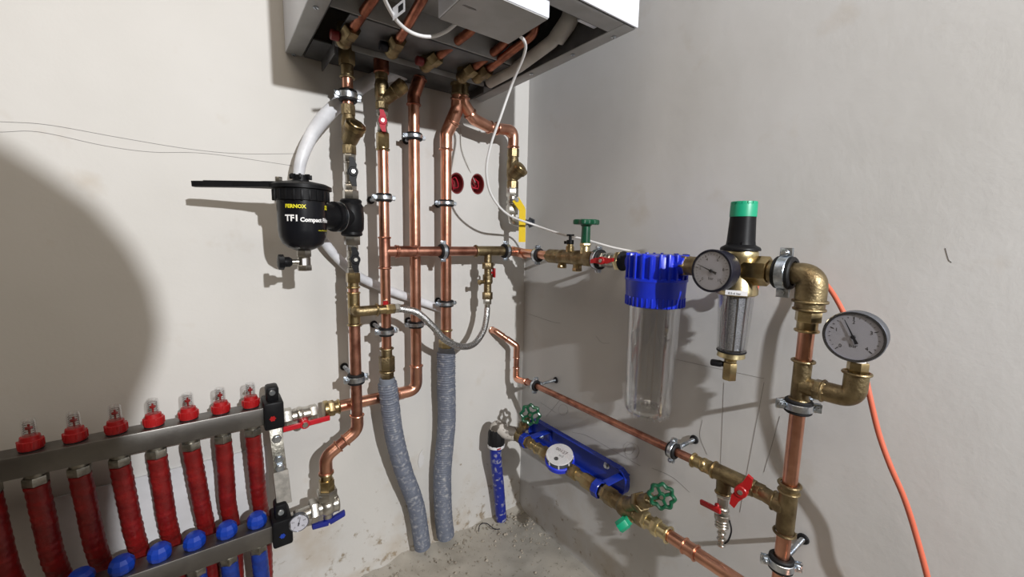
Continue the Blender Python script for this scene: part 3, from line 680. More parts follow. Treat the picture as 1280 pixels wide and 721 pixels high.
vstack(t, 'brass_adapter', xv, y1, [(589, 594, 17, 'b'), (592, 600, 15, 'c'), (599, 612, 19, 'h')], 'brass')
vstack(t, 'valve_nut', xv, y1, [(611, 622, 25, 'h')], 'nickel')
zc_ = zv(xv, y1, 632)
g = G().ball((xv, y1, zc_), 0.020).cyl((xv, y1, zc_), (xv+0.022, y1, zc_), 0.017).cyl((xv, y1, zc_), (xv, y1, zc_+0.02), 0.016).cyl((xv, y1, zc_), (xv-0.02, y1, zc_), 0.0155)
g.bead((xv+0.020, y1, zc_), X, 0.0165, 0.0015).cyl((xv, y1, zc_-0.012), (xv, y1, zc_-0.026), 0.010)
build('valve_body', g, 'nickel', t)
build('union_nut', G().hexn((xv-0.034, y1, zc_), (xv-0.019, y1, zc_), 0.0235), 'nickel', t)
g = G().cyl((xv, y1, zc_-0.022), (xv, y1, zc_-0.036), 0.0085)
g.obox((xv-0.016, y1-0.003, zc_-0.034), V((1, 0, -0.12)), Y, Z, (0.032, 0.010, 0.011), 0.002); g.obox((xv+0.018, y1-0.003, zc_-0.031), V((1, 0, 0.25)), Y, Z, (0.032, 0.010, 0.012), 0.002)
build('butterfly_handle', g, 'blue_handle', t)

# ---------------------------------------------------------------- riser 2
y2 = -0.09; x2 = B(480.5, 290, .09).x; r2 = rad(13, (x2, y2, 0.9))
def zz2(p): return zv(x2, y2, p)
t = ystrainer('brass strainer with large slanted arm on the second riser', (x2, y2, zz2(90)), (x2, y2, zz2(137)), r2*1.1, V((0.62, -0.50, 0.60)), bl=0.060, at=0.80, ar=1.12)
build('top_coupling', G().cyl((x2, y2, zz2(92)), (x2, y2, zz2(72)), r2*1.45, 24), 'copper_dark', t)
t = ballvalve('ball_valve', 'chrome valve with upright red wing handle under the slanted strainer', (x2, y2, zz2(172)), (x2, y2, zz2(137)), r2*0.95, hd=V((-.30, -1, 0)), hw=Z, hm='red_meter', hL=0.021, hW=0.017)
t = thing('copper_riser', 'second copper riser joining the horizontal pipe and ending in grey sleeve', 'copper pipe', (x2, y2, zz2(470)))
vstack(t, 'brass_adapter', x2, y2, [(166, 185, 15.5, 'h'), (170, 187, 14.5, 'c'), (185, 189, 15.5, 'b')], 'brass')
build('pipe', G().cyl((x2, y2, zz2(188)), (x2, y2, zz2(440)), r2, 22), 'copper', t)
zH = B(540, 314, .09).z
zT = zH
vstack(t, 'tee_fitting', x2, y2, [(295, 299, 14.5, 'b'), (297, 334, 14.2, 'c'), (333, 337, 14.5, 'b')], 'copper_dull')
build('tee_branch', G().cyl((x2, y2, zT), (x2+0.03, y2, zT), r2*1.08).bead((x2+0.03, y2, zT), X, r2*1.12, 0.002), 'copper_dull', t)
vstack(t, 'lower_adapter', x2, y2, [(433, 438, 16, 'b'), (436, 446, 14, 'c'), (445, 462, 19, 'h'), (461, 466, 18, 'b'), (464, 474, 16, 'h')], 'brass_cast')
clamp('pipe clamp on second riser above the tee, level with the black filter', (x2, y2, zz2(247)), Z, r2, X, (x2, -0.001, zz2(247)), 0.013)
clamp('pipe clamp on second riser just below the braided hose connection', (x2, y2, zz2(414)), Z, r2, X, (x2, -0.001, zz2(414)), 0.015)
vstack(t, 'sleeve_plug', x2, y2, [(472, 486, 20, 'c')], 'grey_end')

# grey insulated pipes
def sleeve(name, label, pts, wpx, m, period=0.006, amp=0.055, seg=22, cat='insulated pipe', group=None, jit=0.02, parent=None):
    pth = resample(spline(pts, 14), period/3); rr = rad(wpx, pts[len(pts)//2]); ph = [random.uniform(1-jit, 1+jit) for _ in range(len(pth))]
    g = G().sweep(pth, lambda i: rr*0.98*(1+amp*math.sin(2*PI*i/3))*ph[i//3], seg)
    if parent: return build(name, g, m, parent)
    return single(name, g, m, label, cat, group, sharp=60)
e_ = zz2(478)
sleeve('insulated_pipe', 'grey corrugated sleeve curving down right to the floor, left of pair', [V((x2, y2, e_)), B(487, 500, .088), B(493, 545, .08), B(505, 590, .065), B(520, 632, .05), B(528, 682, .045)], 22, 'grey_sleeve')
x4, y4 = -0.289, -0.05
def zz4(p): return zv(x4, y4, p)
sleeve('insulated_pipe', 'straight grey corrugated sleeve down to the floor, right of pair', [V((x4, y4, zz4(440))), V((x4, y4, zz4(480))), B(558, 530, .045), B(553, 590, .042), B(554, 640, .040), B(557, 669, .035)], 22.5, 'grey_sleeve')

# ---------------------------------------------------------------- riser 3 and pipe to manifold
x3, y3 = -0.371, -0.052; r3 = rad(13.8, (x3, y3, 0.9))
def zz3(p): return zv(x3, y3, p)
zc3 = zz3(487)
t = thing('copper_riser', 'third copper riser bending left at bottom toward the manifold', 'copper pipe', (x3, y3, zc3))
top3 = B(528, 84, .06)
xm0 = xh(418, y3, zc3)
build('pipe', G().sweep(fillet([top3, (x3, y3, zz3(118)), (x3, y3, zc3), (xm0, y3, zc3)], [0.02, 0.03], 10), r3, 22), 'copper', t)
build('top_nut', G().hexn(top3+(top3-V((x3, y3, zz3(118)))).normalized()*0.004, top3-(top3-V((x3, y3, zz3(118)))).normalized()*0.014, 0.0155), 'brass_cast', t)
elbow(t, B(525, 98, .058), (x3, y3, zz3(120)), (x3, y3, zz3(131)), r3, 'copper_dark')
elbow(t, (x3, y3, zz3(457)), (x3, y3, zc3), (xh(497, y3, zc3), y3, zc3), r3, 'copper', 0.03)
clamp('pipe clamp high on third riser, screw ear on its left', (x3, y3, zz3(171)), Z, r3, X, (x3, -0.001, zz3(171)), 0.012)
clamp('pipe clamp low on third riser beside the braided hose', (x3, y3, zz3(405)), Z, r3, X, (x3, -0.001, zz3(405)), 0.012)
# supply valve
ym = -0.055; zm = zc3
def xm(p): return xh(p, y3, zm)
t = thing('supply_ball_valve', 'chrome valve with horizontal red lever at the manifold supply end', 'valve', (xm(380), y3, zm-0.02))
stack(t, 'brass_union', (xm(424), y3, zm), -X, [(0, 0.003, r3*1.15, 'b'), (0.0, 0.012, r3*1.1, 'c'), (0.010, 0.024, r3*1.35, 'h'), (0.023, 0.032, r3*1.5, 'c')], 'brass')
L_ = xm(396)-xm(352)
stack(t, 'valve_body', (xm(396), y3, zm), -X, [(0, L_*0.22, 0.0165, 'h'), (L_*0.2, L_*0.75, 0.0150, 'c'), (L_*0.3, L_*0.7, 0.0175, 's'), (L_*0.72, L_, 0.0200, 'h')], 'nickel')
g = G().obox((xm(381), y3-0.024, zm-0.012), V((1, 0, 0.03)), Z, Y, (0.088, 0.011, 0.005), 0.0015).cyl((xm(378), y3-0.012, zm-0.012), (xm(378), y3-0.028, zm-0.012), 0.0095)
lv = build('lever_handle', g, 'red_paint', t)
build('lever_screw', G().hexn((xm(378), y3-0.027, zm-0.012), (xm(378), y3-0.0315, zm-0.012), 0.006), 'nickel', lv)

# ---------------------------------------------------------------- riser 4 and gas line 5
r4 = rad(13.5, (x4, y4, 0.9))
t = thing('copper_riser', 'fourth copper riser with angled offset under the boiler, into grey sleeve', 'copper pipe', (x4, y4, zz4(440)))
pa = B(572, 112, .08); pb = B(571, 128, .078); pc = B(562, 158, .055); 
build('pipe', G().sweep(fillet([pa, B(571, 134, .075), V((x4, y4, zz4(165))), V((x4, y4, zz4(432)))], 0.02, 6), r4, 22), 'copper', t)
elbow(t, B(572, 124, .078), B(571, 138, .072), B(566, 152, .062), r4, 'copper', 0.02)
elbow(t, B(565, 154, .060), (x4, y4, zz4(168)), (x4, y4, zz4(187)), r4, 'copper', 0.02)
vstack(t, 'pipe_collar', x4, y4, [(410, 415, 14.5, 'b')], 'brass'); vstack(t, 'lower_adapter', x4, y4, [(424, 436, 17, 'h')], 'brass')
vstack(t, 'sleeve_plug', x4, y4, [(434, 446, 20, 'c')], 'grey_end')
pt = pa; g = G().hexn(pt+Z*0.03, pt+Z*0.008, 0.0165).cyl(pt+Z*0.010, pt-Z*0.012, 0.0140).bead(pt-Z*0.011, Z, 0.0135)
build('top_union', g, 'brass_cast', t)
clamp('pipe clamp on fourth riser beside the hidden junction box', (x4, y4, zz4(254)), Z, r4, X, (x4, -0.001, zz4(254)), 0.012)
clamp('pipe clamp on fourth riser midway below the horizontal pipe', (x4, y4, zz4(379)), Z, r4, X, (x4, -0.001, zz4(379)), 0.012)
x5, y5 = -0.096, -0.06
def zz5(p): return zv(x5, y5, p)
r5 = rad(11.5, (x5, y5, 1.0))
t = thing('gas_pipe', 'curved copper pipe swinging right from boiler to yellow handled valve', 'copper pipe', (x5, y5, zz5(190)))
p5 = [B(579, 112, .085), B(579, 128, .083), B(592, 149, .075), B(612, 159, .068), B(634, 163, .062), V((x5, y5, zz5(170))), V((x5, y5, zz5(188)))]
build('pipe', G().sweep(fillet(p5, 0.02, 5), r5, 20), 'copper', t)
elbow(t, p5[1].lerp(p5[0], .3), p5[1]*1.0, p5[2].lerp(p5[1], 0.35), r5, 'copper', 0.02)
elbow(t, p5[2].lerp(p5[1], 0.3), p5[2], p5[3].lerp(p5[2], 0.0), r5, 'copper', 0.03)
elbow(t, p5[4].lerp(p5[3], 0.6), V((x5, y5, zz5(163))), V((x5, y5, zz5(184))), r5, 'copper', 0.03)
build('top_union', G().hexn(p5[0]+Z*0.028, p5[0]+Z*0.008, 0.0150).cyl(p5[0]+Z*0.01, p5[0]-Z*0.014, 0.0125).bead(p5[0]-Z*0.012, Z, 0.012), 'brass_cast', t)
t = ystrainer('small brass strainer on gas pipe in the wall corner', (x5, y5, zz5(186)), (x5, y5, zz5(236)), r5*1.12, V((0.30, -0.72, 0.62)), bl=0.034, at=0.66, ar=1.5)
t = thing('gas_valve', 'chrome gas valve with long yellow lever in the wall corner', 'valve', (x5, y5, zz5(280)))
vstack(t, 'valve_body', x5, y5, [(234, 246, 14, 'h'), (245, 258, 12, 'c'), (247, 258, 15, 's'), (257, 268, 14, 'h')], 'nickel')
ze = zz5(277)
build('outlet_elbow', G().sweep(fillet([(x5, y5, zz5(264)), (x5, y5, ze), (x5+0.045, y5, ze)], 0.016, 8), 0.0105, 20).bead((x5+0.022, y5, ze), X, 0.0108), 'nickel', t)
g = G(); h0 = V((x5+0.004, y5-0.024, zz5(250)));
h0 = B(645, 250, .085); h1 = B(653, 262, .10); h2 = B(652.5, 302, .10)
pth = [h0, h1, h2]; wd = V((0.8, 0.3, 0)).normalized()
for a, b, wA, wB in ((h0, h1, 0.020, 0.017), (h1, h2, 0.017, 0.018)):
    ax = (b-a).normalized(); sd_ = rt; nn_ = ax.cross(sd_).normalized(); sd_ = nn_.cross(ax)
    g.prism([(-0.002, -wA/2), ((b-a).length+0.001, -wB/2), ((b-a).length+0.001, wB/2), (-0.002, wA/2)], a, ax, sd_, 0.003)
lv = build('lever_handle', g, 'yellow', t)
build('handle_stem', G().cyl((x5, y5, zz5(251)), h0-Y*0.004, 0.006, 14), 'nickel', t)
build('handle_nut', G().hexn(h0-Y*0.001, h0-Y*0.007, 0.0062), 'zinc', lv)
build('plug_cap', G().cyl((x5+0.036, y5, ze), (x5+0.066, y5, ze), 0.0075, 18).lathe((x5+0.064, y5, ze), X, [(0, 0.008), (0.001, 0.016), (0.008, 0.013), (0.0085, 0.006)], 5), 'steelcase', t)

# ---------------------------------------------------------------- horizontal run on back wall
yH = -0.09; rH = rad(12, (-0.3, yH, zH))
def xH(p): return xh(p, yH, zH)
xR = -0.09; yR0 = -0.09
t = thing('horizontal_copper_pipe', 'horizontal copper pipe crossing the risers toward the wall corner', 'copper pipe', (xH(540), yH, zH))
build('pipe', G().cyl((x2+0.02, yH, zH), (xH(600), yH, zH), rH), 'copper_dull', t)
build('slip_coupling', G().cyl((xH(495), yH, zH), (xH(514), yH, zH), rH*1.08).bead((xH(495), yH, zH), X, rH*1.1).bead((xH(520), yH, zH), X, rH*1.1), 'copper_dull', t)
clamp('pipe clamp on horizontal pipe where it crosses the fourth riser', (xH(554), yH, zH), X, rH, Z, (xH(554), -0.001, zH), 0.014)
t = thing('brass_tee', 'dull brass tee on horizontal pipe carrying the drain valve', 'pipe fitting', (xH(610), yH, zH))
stack(t, 'tee_body', (xH(594), yH, zH), X, [(0, 0.003, rH*1.2, 'b'), (0.0, xH(632)-xH(594), rH*1.12, 'c')], 'brass_cast')
xt = xH(610); 
build('branch_neck', G().cyl((xt, yH, zH), (xt, yH, zv(xt, yH, 331)), 0.0095), 'brass_cast', t)
t = thing('drain_valve', 'small brass drain valve with red lever hanging under horizontal pipe', 'valve', (xt, yH, zv(xt, yH, 370)))
vstack(t, 'valve_body', xt, yH, [(328, 336, 13, 'h'), (335, 346, 9, 'c'), (343, 350, 12.5, 'c'), (346, 357, 13, 's'), (355, 366, 9.5, 'c'), (365, 374, 12, 'h')], 'brass_cast')
zq = zv(xt, yH, 352)
build('side_outlet', G().cyl((xt, yH, zq), (xt-0.022, yH, zq), 0.005).hexn((xt-0.020, yH, zq), (xt-0.027, yH, zq), 0.0068), 'brass', t)
build('lever_handle', G().cyl((xt, yH, zv(xt, yH, 341)), (xt+0.016, yH, zv(xt, yH, 341)), 0.003).obox((xt+0.016, yH-0.004, zv(xt, yH, 341)), X, Y, Z, (0.004, 0.012, 0.024), 0.001), 'red', t)
clamp('pipe clamp at the right end of the dull brass tee', (xH(632), yH, zH), X, rH*1.1, Z, (xH(632), -0.001, zH), 0.013)
t = thing('corner_elbow_pipe', 'short copper elbow turning the corner into right wall run', 'copper pipe', (xR, yH, zH))
zR = 0.832
yR = lambda p: yh(p, xR, zR)
build('pipe', G().sweep(fillet([(xH(628), yH, zH), (xR, yH, (zH+zR)/2), (xR, yR(690), zR)], 0.024, 8), rH, 22), 'copper', t)
elbow(t, (xH(640), yH, zH), (xR, yH, (zH+zR)/2), (xR, yH-0.026, zR), rH, 'copper', 0.024, beads=False)
clamp('pipe clamp right at the corner before the brass backflow valve', (xR, yR(672), zR), Y, rH, Z, (-0.001, yR(672), zR), 0.014)

# ---------------------------------------------------------------- right wall run
def RP(p): return V((xR, yR(p), zR))
t = thing('backflow_valve', 'old brass stop valve with tall green T handle on right wall', 'valve', RP(715)-Z*0.03)
L_ = yR(685)-yR(746)
stack(t, 'valve_body', RP(684), -Y, [(0, 0.012, 0.013, 'h'), (0.008, L_*0.25, 0.0165, 'c'), (L_*0.2, L_*0.5, 0.0175, 's'), (L_*0.22, L_*0.86, 0.0160, 'c'), (L_*0.5, L_*0.86, 0.0178, 's'), (L_*0.82, L_, 0.0185, 'h')], 'brass_cast')
for p_, l_ in ((703, 0.026), (722, 0.030)):
    q = RP(p_); build('drain_port', G().cyl(q, q-Z*l_*0.8, 0.010).hexn(q-Z*l_*0.75, q-Z*l_*1.02, 0.0112), 'brass', t)
q = RP(731); qa = V((xR+0.004, q.y, zR)); zt_ = zv(xR, q.y, 279)
build('bonnet', G().cyl(q, q+Z*0.032, 0.0125, r2=0.010).hexn(q+Z*0.026, q+Z*0.034, 0.0125), 'brass_pale', t)
st = build('handle_stem', G().cyl(q+Z*0.03, (q.x, q.y, zt_), 0.0105, 20, r2=0.0095), 'green', t)
g = G(); g.lathe((q.x, q.y, zt_-0.003), Z, [(0, 0.0250), (0.002, 0.0268), (0.009, 0.0268), (0.011, 0.0248)], 48, rmod=lambda a, t_: 1+0.11*math.cos(6*a)).lathe((q.x, q.y, zt_-0.008), Z, [(0, 0.009), (0.006, 0.014)], 24)
build('green_handwheel', g, 'green', t)
q = RP(712); build('check_port', G().cyl(q, q+Z*0.026, 0.0095).cyl(q+Z*0.024, q+Z*0.032, 0.0075), 'brass', t)
g = G().cyl(q+Z*0.030, q+Z*0.040, 0.0085).cyl(q+Z*0.038, q+Z*0.050, 0.0035).cyl(q+Z*0.049, q+Z*0.053, 0.009); g.obox(q+Z*0.034+Y*0.010, Y, X, Z, (0.014, 0.008, 0.007), 0.001)
build('check_cap', g, 'black', t)
clamp('large pipe clamp behind the small red wing handle', RP(748), Y, 0.0155, Z, V((-0.001, RP(748).y, zR)), 0.014)
t = ballvalve('ball_valve', 'chrome valve with red wing handle left of the blue filter', RP(750), RP(777), 0.0145, hd=V((-1, -0.15, 0)), hw=V((0, -1, 0.05)), hm='red', hL=0.026, hW=0.016, stem=0.018)
RPx = lambda p, dz=0: V((xR, yR(p), zR+dz))
stack(t, 'brass_nut', RP(772), -Y, [(0, 0.012, 0.0205, 'h')], 'brass_pale')
stack(t, 'seal_ring', RP(778), -Y, [(0, 0.004, 0.0200, 'c')], 'rubber')
# blue filter
fcx = xR; yb_ = yR(821); cB = V((fcx, yb_, zR))
t = thing('water_filter', 'clear water filter bowl under a ribbed bright blue head', 'filter', (fcx, yb_, zv(fcx, yb_, 524)))
rB = rad(80, cB); zt_, zm_, zl_ = zv(fcx, yb_, 318), zv(fcx, yb_, 347), zv(fcx, yb_, 382)
g = G().lathe((fcx, yb_, zl_), Z, [(0, rB*0.80), (0.002, rB*0.90), (0.006, rB*0.93), (zm_-zl_-0.006, rB*0.97), (zm_-zl_-0.004, rB*1.0), (zm_-zl_, rB*1.0), (zm_-zl_+0.002, rB*0.86), (zt_-zl_-0.004, rB*0.86), (zt_-zl_, rB*0.82)], 48)
hd_ = build('filter_head', g, 'blue', t)
nr = 22
for k in range(nr):
    an = 2*PI*(k+0.5)/nr; d = V((math.cos(an), math.sin(an), 0)); hh = 0.0 if k % 4 else -0.004
    build('head_rib', G().obox(V((fcx, yb_, (zt_+zm_)/2+hh/2))+d*rB*0.90, d, Z.cross(d), Z, (rB*0.18, 0.0045, zt_-zm_+hh+0.004), 0.001), 'blue', hd_)
g = G()
for k in range(36):
    an = 2*PI*k/36; d = V((math.cos(an), math.sin(an), 0)); g.obox(V((fcx, yb_, zl_+(zm_-zl_)*0.2))+d*rB*0.935, d, Z.cross(d), Z, (0.003, 0.003, (zm_-zl_)*0.32), 0.0006)
build('collar_teeth', g, 'blue', hd_)
build('port_boss', G().cyl(cB+Y*rB*0.8, cB+Y*rB*1.08, 0.018), 'blue', t); build('port_boss', G().cyl(cB-Y*rB*0.8, cB-Y*rB*1.1, 0.018), 'blue', t)
zb_ = zv(fcx, yb_, 512); rb = rad(65, (fcx, yb_, (zl_+zb_)/2)); rb2 = rad(60, (fcx, yb_, zb_)); hgt = zl_-zb_
th = 0.0025
prof = [(hgt+0.004, rb), (hgt*0.5, (rb+rb2)/2), (0.012, rb2), (0.004, rb2*0.97), (0, rb2*0.88), (-0.004, rb2*0.80), (-0.005, rb2*0.3), (-0.005, 0.001), (-0.0025, 0.001), (-0.002, rb2*0.78), (0.003, rb2*0.87), (0.006, rb2*0.93), (0.012, rb2-th), (hgt*0.5, (rb+rb2)/2-th), (hgt+0.004, rb-th)]
build('clear_bowl', G().lathe((fcx, yb_, zb_), Z, prof, 48, caps=False), 'clear', t)
g = G()
for k in range(20):
    an = 2*PI*k/20; d = V((math.cos(an), math.sin(an), 0)); g.obox(V((fcx, yb_, zb_-0.003))+d*rb2*0.84, d, Z.cross(d), Z, (0.006, 0.004, 0.010), 0.001)
g.ring((fcx, yb_, zb_-0.004), Z, rb2*0.5, rb2*0.6, 0.004).ring((fcx, yb_, zb_+0.001), Z, rb2*0.62, rb2*0.88, 0.003)
build('bowl_foot', g, 'clear', t)
# nipple to reducer
t = thing('brass_nipple', 'dark brass nipple joining blue filter and pressure reducer', 'pipe fitting', RP(856))
stack(t, 'hex_nipple', V((xR, yb_-rB*0.95, zR)), -Y, [(0, 0.010, 0.019, 'h'), (0.008, 0.045, 0.0165, 'c')], 'brass_cast')
# pressure reducer
yP = yR(923); PC = V((xR, yP, zR))
t = thing('pressure_reducer', 'brass pressure reducer with black spring cap and clear strainer cup', 'pressure reducer', (xR, yP, zv(xR, yP, 474)))
def zp(p): return zv(xR, yP, p)
rP = lambda wpx, py_: rad(wpx, (xR, yP, zp(py_)))
zb0 = zp(368)
g = G().lathe((xR, yP, zb0), Z, [(0, rP(54, 368)*0.92), (0.002, rP(54, 368)), (zp(361)-zb0, rP(54, 361)), (zp(348)-zb0, rP(44, 348)), (zp(330)-zb0, rP(40, 330)), (zp(325)-zb0, rP(46, 325)), (zp(316)-zb0, rP(48, 316)), (zp(312)-zb0, rP(44, 312))], 32)
g.cyl(PC-Y*0.01, PC-Y*(yP-yR(948)), 0.016).cyl(PC, PC+Y*(yR(880)-yP), 0.0165)
build('reducer_body', g, 'brass_pale', t)
ysp = yP
g = G().hexn(V((xR, yR(931), zR)), V((xR, yR(962), zR)), rad(44, RP(948))*0.98, ref=V((1, 0, 0.5))).lathe(V((xR, yR(908+12), zR)), -Y, [(0, 0.015), (yR(920)-yR(932), 0.020)], 24)
build('union_nut', g, 'brass', t)
g = G().lathe((xR, yP, zp(313)), Z, [(0, rP(52, 312)), (0.003, rP(52, 312)), (0.005, rP(50, 310)), (0.009, rP(38, 307)), (zp(301)-zp(313), rP(36.5, 301)), (zp(270)-zp(313), rP(33.5, 270))], 36)
g.hexn((xR, yP, zp(309)), (xR, yP, zp(302)), rP(40, 305))
cap = build('spring_cap', g, 'black', t)
g = G().lathe((xR, yP, zp(271)), Z, [(0, rP(35, 268)), (zp(258)-zp(271), rP(35, 258)), (zp(255)-zp(271), rP(34, 255)), (zp(255)-zp(271), rP(34, 255)*0.82), (zp(260)-zp(271), rP(34, 255)*0.8)], 36)
build('adjusting_ring', g, 'green_cap', cap)
g = G()
for k in range(14):
    if k in (3,): continue
    an = 2*PI*k/14; d = V((math.cos(an), math.sin(an), 0)); g.obox(V((xR, yP, zp(254.5)))+d*rP(34, 255)*0.9, d, Z.cross(d), Z, (rP(34, 255)*0.2, rP(34, 255)*0.40, 0.006), 0.0006)
build('ring_notch', g, 'green_cap', cap)
dv_ = (CAM-PC); dv_.z = 0; dv_.normalize(); du = Z.cross(dv_)
build('type_label', G().obox(V((xR, yP, zp(363.5)))+dv_*(rP(54, 364)+0.0004), du, Z, dv_, (0.030, 0.0075, 0.0008)), 'label', t)
build('label_print', G().text('0,5-6 bar', V((xR, yP, zp(365.5)))+dv_*(rP(54, 364)+0.0012)-du*0.011, du, Z, 0.0048), 'ink', t, fix=False)
z0_, z1_ = zp(440), zp(368); rc0, rc1 = rP(46, 368), rP(38, 436)
build('clear_cup', G().lathe((xR, yP, z0_), Z, [(0, rc1*0.8), (0.003, rc1*0.97), (0.008, rc1), (z1_-z0_, rc0), (z1_-z0_, rc0-0.002), (0.008, rc1-0.002), (0.004, rc1*0.8)], 36, True), 'clear', t)
M['mesh'] = mat('steel_mesh', (0.50, 0.51, 0.53), 0.5, 0.8, (0.20, 0.20, 0.22), 900, 0.45, 0.55, 0.5, 900)
build('mesh_strainer', G().lathe((xR, yP, z0_+0.006), Z, [(0, rc1*0.74), (z1_-z0_-0.008, rc0*0.74)], 30), 'mesh', t)
g = G()
for k in range(10):
    an = 2*PI*k/10; d = V((math.cos(an), math.sin(an), 0)); g.cyl(V((xR, yP, z0_+0.004))+d*rc1*0.80, V((xR, yP, z1_))+d*rc0*0.80, 0.0007, 6)
build('strainer_rib', g, 'steelcase', t)
build('cup_seal', G().ring((xR, yP, zp(438)), Z, rc1*0.7, rc1*1.01, 0.003), 'rubber', t)
g = G().lathe((xR, yP, zp(449)), Z, [(0, rc1*0.45), (0.002, rc1*0.62), (0.005, rc1*0.95), (zp(440)-zp(449), rc1*0.9)], 28); build('cup_base', g, 'brass_pale', t)
g = G().cyl((xR, yP, zp(449)), (xR, yP, zp(453)), 0.009).hexn((xR, yP, zp(453)), (xR, yP, zp(474)), rP(19, 464)); dvv = build('drain_cock', g, 'brass', t)
q = V((xR, yP, zp(456))); 
build('drain_lever', G().cyl(q, q-du*0.016, 0.0045).obox(q-du*0.020, du, dv_, Z, (0.018, 0.012, 0.010), 0.003), 'black', dvv)
# gauge on reducer
gc = pl(892, 338, 0, xR-0.040); gax = (CAM-gc).normalized()
gax = V((-1, 0.06, 0.0)).normalized()
gc = pl(889.5, 338.5, 0, xR-0.062)
gauge('pressure_gauge', 'round pressure gauge with dark case on the pressure reducer', gc, gax, Z, rad(57, gc)*1.04, 0.030, 'navy', 'navy', (0, 2, 4, 6, 8, 10), 66)
build('gauge_neck', G().cyl(gc-gax*0.024, gc-gax*0.055, 0.009), 'brass', bpy.data.objects['pressure_gauge'])
# clamp, elbow
rE = rad(42, RP(1000))*0.86
yv, xv2 = -0.776, xR
clamp('heavy galvanised pipe clamp between pressure reducer and large brass elbow', V((xR, yR(981), zR)), Y, 0.0175, Z, V((-0.001, yR(981), zR)), 0.020, earlen=0.014)
yv = yh(1009, xR, 0.76)
def zr(p): return zv(xR, yv, p)
rr_ = lambda wpx, py_: rad(wpx, (xR, yv, zr(py_)))
t = thing('brass_elbow', 'large old brass elbow at the top of the right riser', 'pipe fitting', (xR, yv, zr(385)))
re = rr_(42, 365)
g = G().sweep(fillet([(xR, yR(978), zR), (xR, yv, zR), (xR, yv, zr(378))], 0.034, 12), lambda i: re*(0.80+0.20*min(1, i/10)), 26).cyl((xR, yR(962), zR), (xR, yR(985), zR), 0.0165)
build('elbow_body', g, 'brass_cast', t)
vstack(t, 'elbow_rim', xR, yv, [(374, 379, 44, 'b'), (377, 386, 40, 'c'), (384, 389, 40, 'b')], 'brass_cast')
t = thing('riser_pipe', 'thick copper riser on the right wall with brass adapter on top', 'copper pipe', (xR, yv, 0.3))
vstack(t, 'brass_adapter', xR, yv, [(388, 402, 33, 'h'), (400, 412, 28, 'c'), (410, 416, 29, 'b')], 'brass')
rc_ = rr_(22.5, 430)
build('pipe', G().cyl((xR, yv, zr(412)), (xR, yv, zr(830)), rr_(20.5, 560), 26), 'copper', t)
t = thing('brass_tee', 'brass tee on right riser feeding the large gauge', 'pipe fitting', (xR, yv, zr(480)))
vstack(t, 'tee_body', xR, yv, [(448, 454, 28, 'b'), (452, 500, 24, 'c'), (496, 502, 24, 'b')], 'brass_cast')
zbr = zr(481)
# branch goes away from the corner
def PB(px_): return V((xR, yh(px_, xR, zbr), zbr))
stack(t, 'tee_branch', (xR, yv, zbr), -Y, [(0, yv-PB(1030).y, 0.0125, 'c'), (0.016, yv-PB(1033).y+0.0, 0.0145, 'h')], 'brass_cast')
yg = yh(1067, xR, zbr)
t = thing('gauge_elbow', 'brass elbow carrying the large pressure gauge', 'pipe fitting', (xR, yg, zbr))
g = G().sweep(fillet([PB(1028), V((xR, yg, zbr)), V((xR, yg, zv(xR, yg, 466)))], 0.022, 10), 0.0135, 22); g.bead(PB(1029), Y, 0.014, 0.002).bead((xR, yg, zv(xR, yg, 466)), Z, 0.0145, 0.002)
build('elbow_body', g, 'brass_cast', t)
vstack(t, 'gauge_nut', xR, yg, [(452, 465, 27, 'h')], 'brass')
vstack(t, 'gauge_washer', xR, yg, [(449, 453, 20, 'c')], 'label')
gc = pl(1067, 421, 0, xR-0.020); gax = V((-0.96, 0.02, 0.10)).normalized()
ga = gauge('large_pressure_gauge', 'large tilted pressure gauge in grey case on right riser', gc, V((-0.99, -0.02, -0.06)), V((0, 0.06, 1)), 0.0325, 0.026, 'steelcase', 'bezel', (0, 1, 2, 3, 4), 112)
clamp('wide pipe clamp on right riser under the gauge tee', (xR, yv, zr(507)), Z, rr_(24, 507), V((-0.55, 0.8, 0)), (-0.001, yv, zr(507)), 0.016, earlen=0.012)
clamp('lowest pipe clamp on right riser at the photo bottom edge', (xR, yv, zr(703)), Z, rr_(21, 700), V((-0.55, 0.8, 0)), (-0.001, yv, zr(703)), 0.018, earlen=0.012)
zt3 = zr(635)
t = thing('brass_tee', 'brass tee low on right riser joining red handled branch', 'pipe fitting', (xR, yv, zt3))
vstack(t, 'tee_body', xR, yv, [(602, 608, 28, 'b'), (606, 614, 25, 'c'), (612, 616, 26, 'b'), (614, 664, 24.5, 'c'), (662, 668, 27, 'b')], 'brass_cast')

# ---------------------------------------------------------------- lower run on the right wall (from back wall to the riser)
z3 = zt3; 
x3r = -0.078
z3 = R(865, 574, 0.078).z
def y3r(p): return yh(p, x3r, z3)
def Q(p): return V((x3r, y3r(p), z3))
rS = 0.0078
t = thing('branch_copper_pipe', 'thin dull copper pipe from back wall sloping in view along right wall', 'copper pipe', Q(760))
w0 = B(614, 412, 0.0); w1 = B(619, 413.5, .022); cx = V((-0.066, -0.085, 0)); 
c1 = pl(640, 431, 1, -0.06); c2 = V((c1.x, c1.y, z3))
c2 = pl(645, 474, 1, -0.06); c1 = V((c2.x, c2.y, zv(c2.x, c2.y, 432)))
build('pipe', G().sweep(fillet([w0, w1, c1, c2, Q(662), Q(870)], [0.015, 0.015, 0.012, 0.01], 6), rS, 16), 'copper_dull', t)
elbow(t, w1.lerp(w0, .7), w1, w1.lerp(c1, .35), rS, 'copper', 0.01); elbow(t, c1.lerp(w1, .45), c1, c1.lerp(c2, .35), rS, 'copper', 0.012)
elbow(t, c2.lerp(c1, .35), c2, c2.lerp(Q(662), .8), rS, 'copper', 0.01)
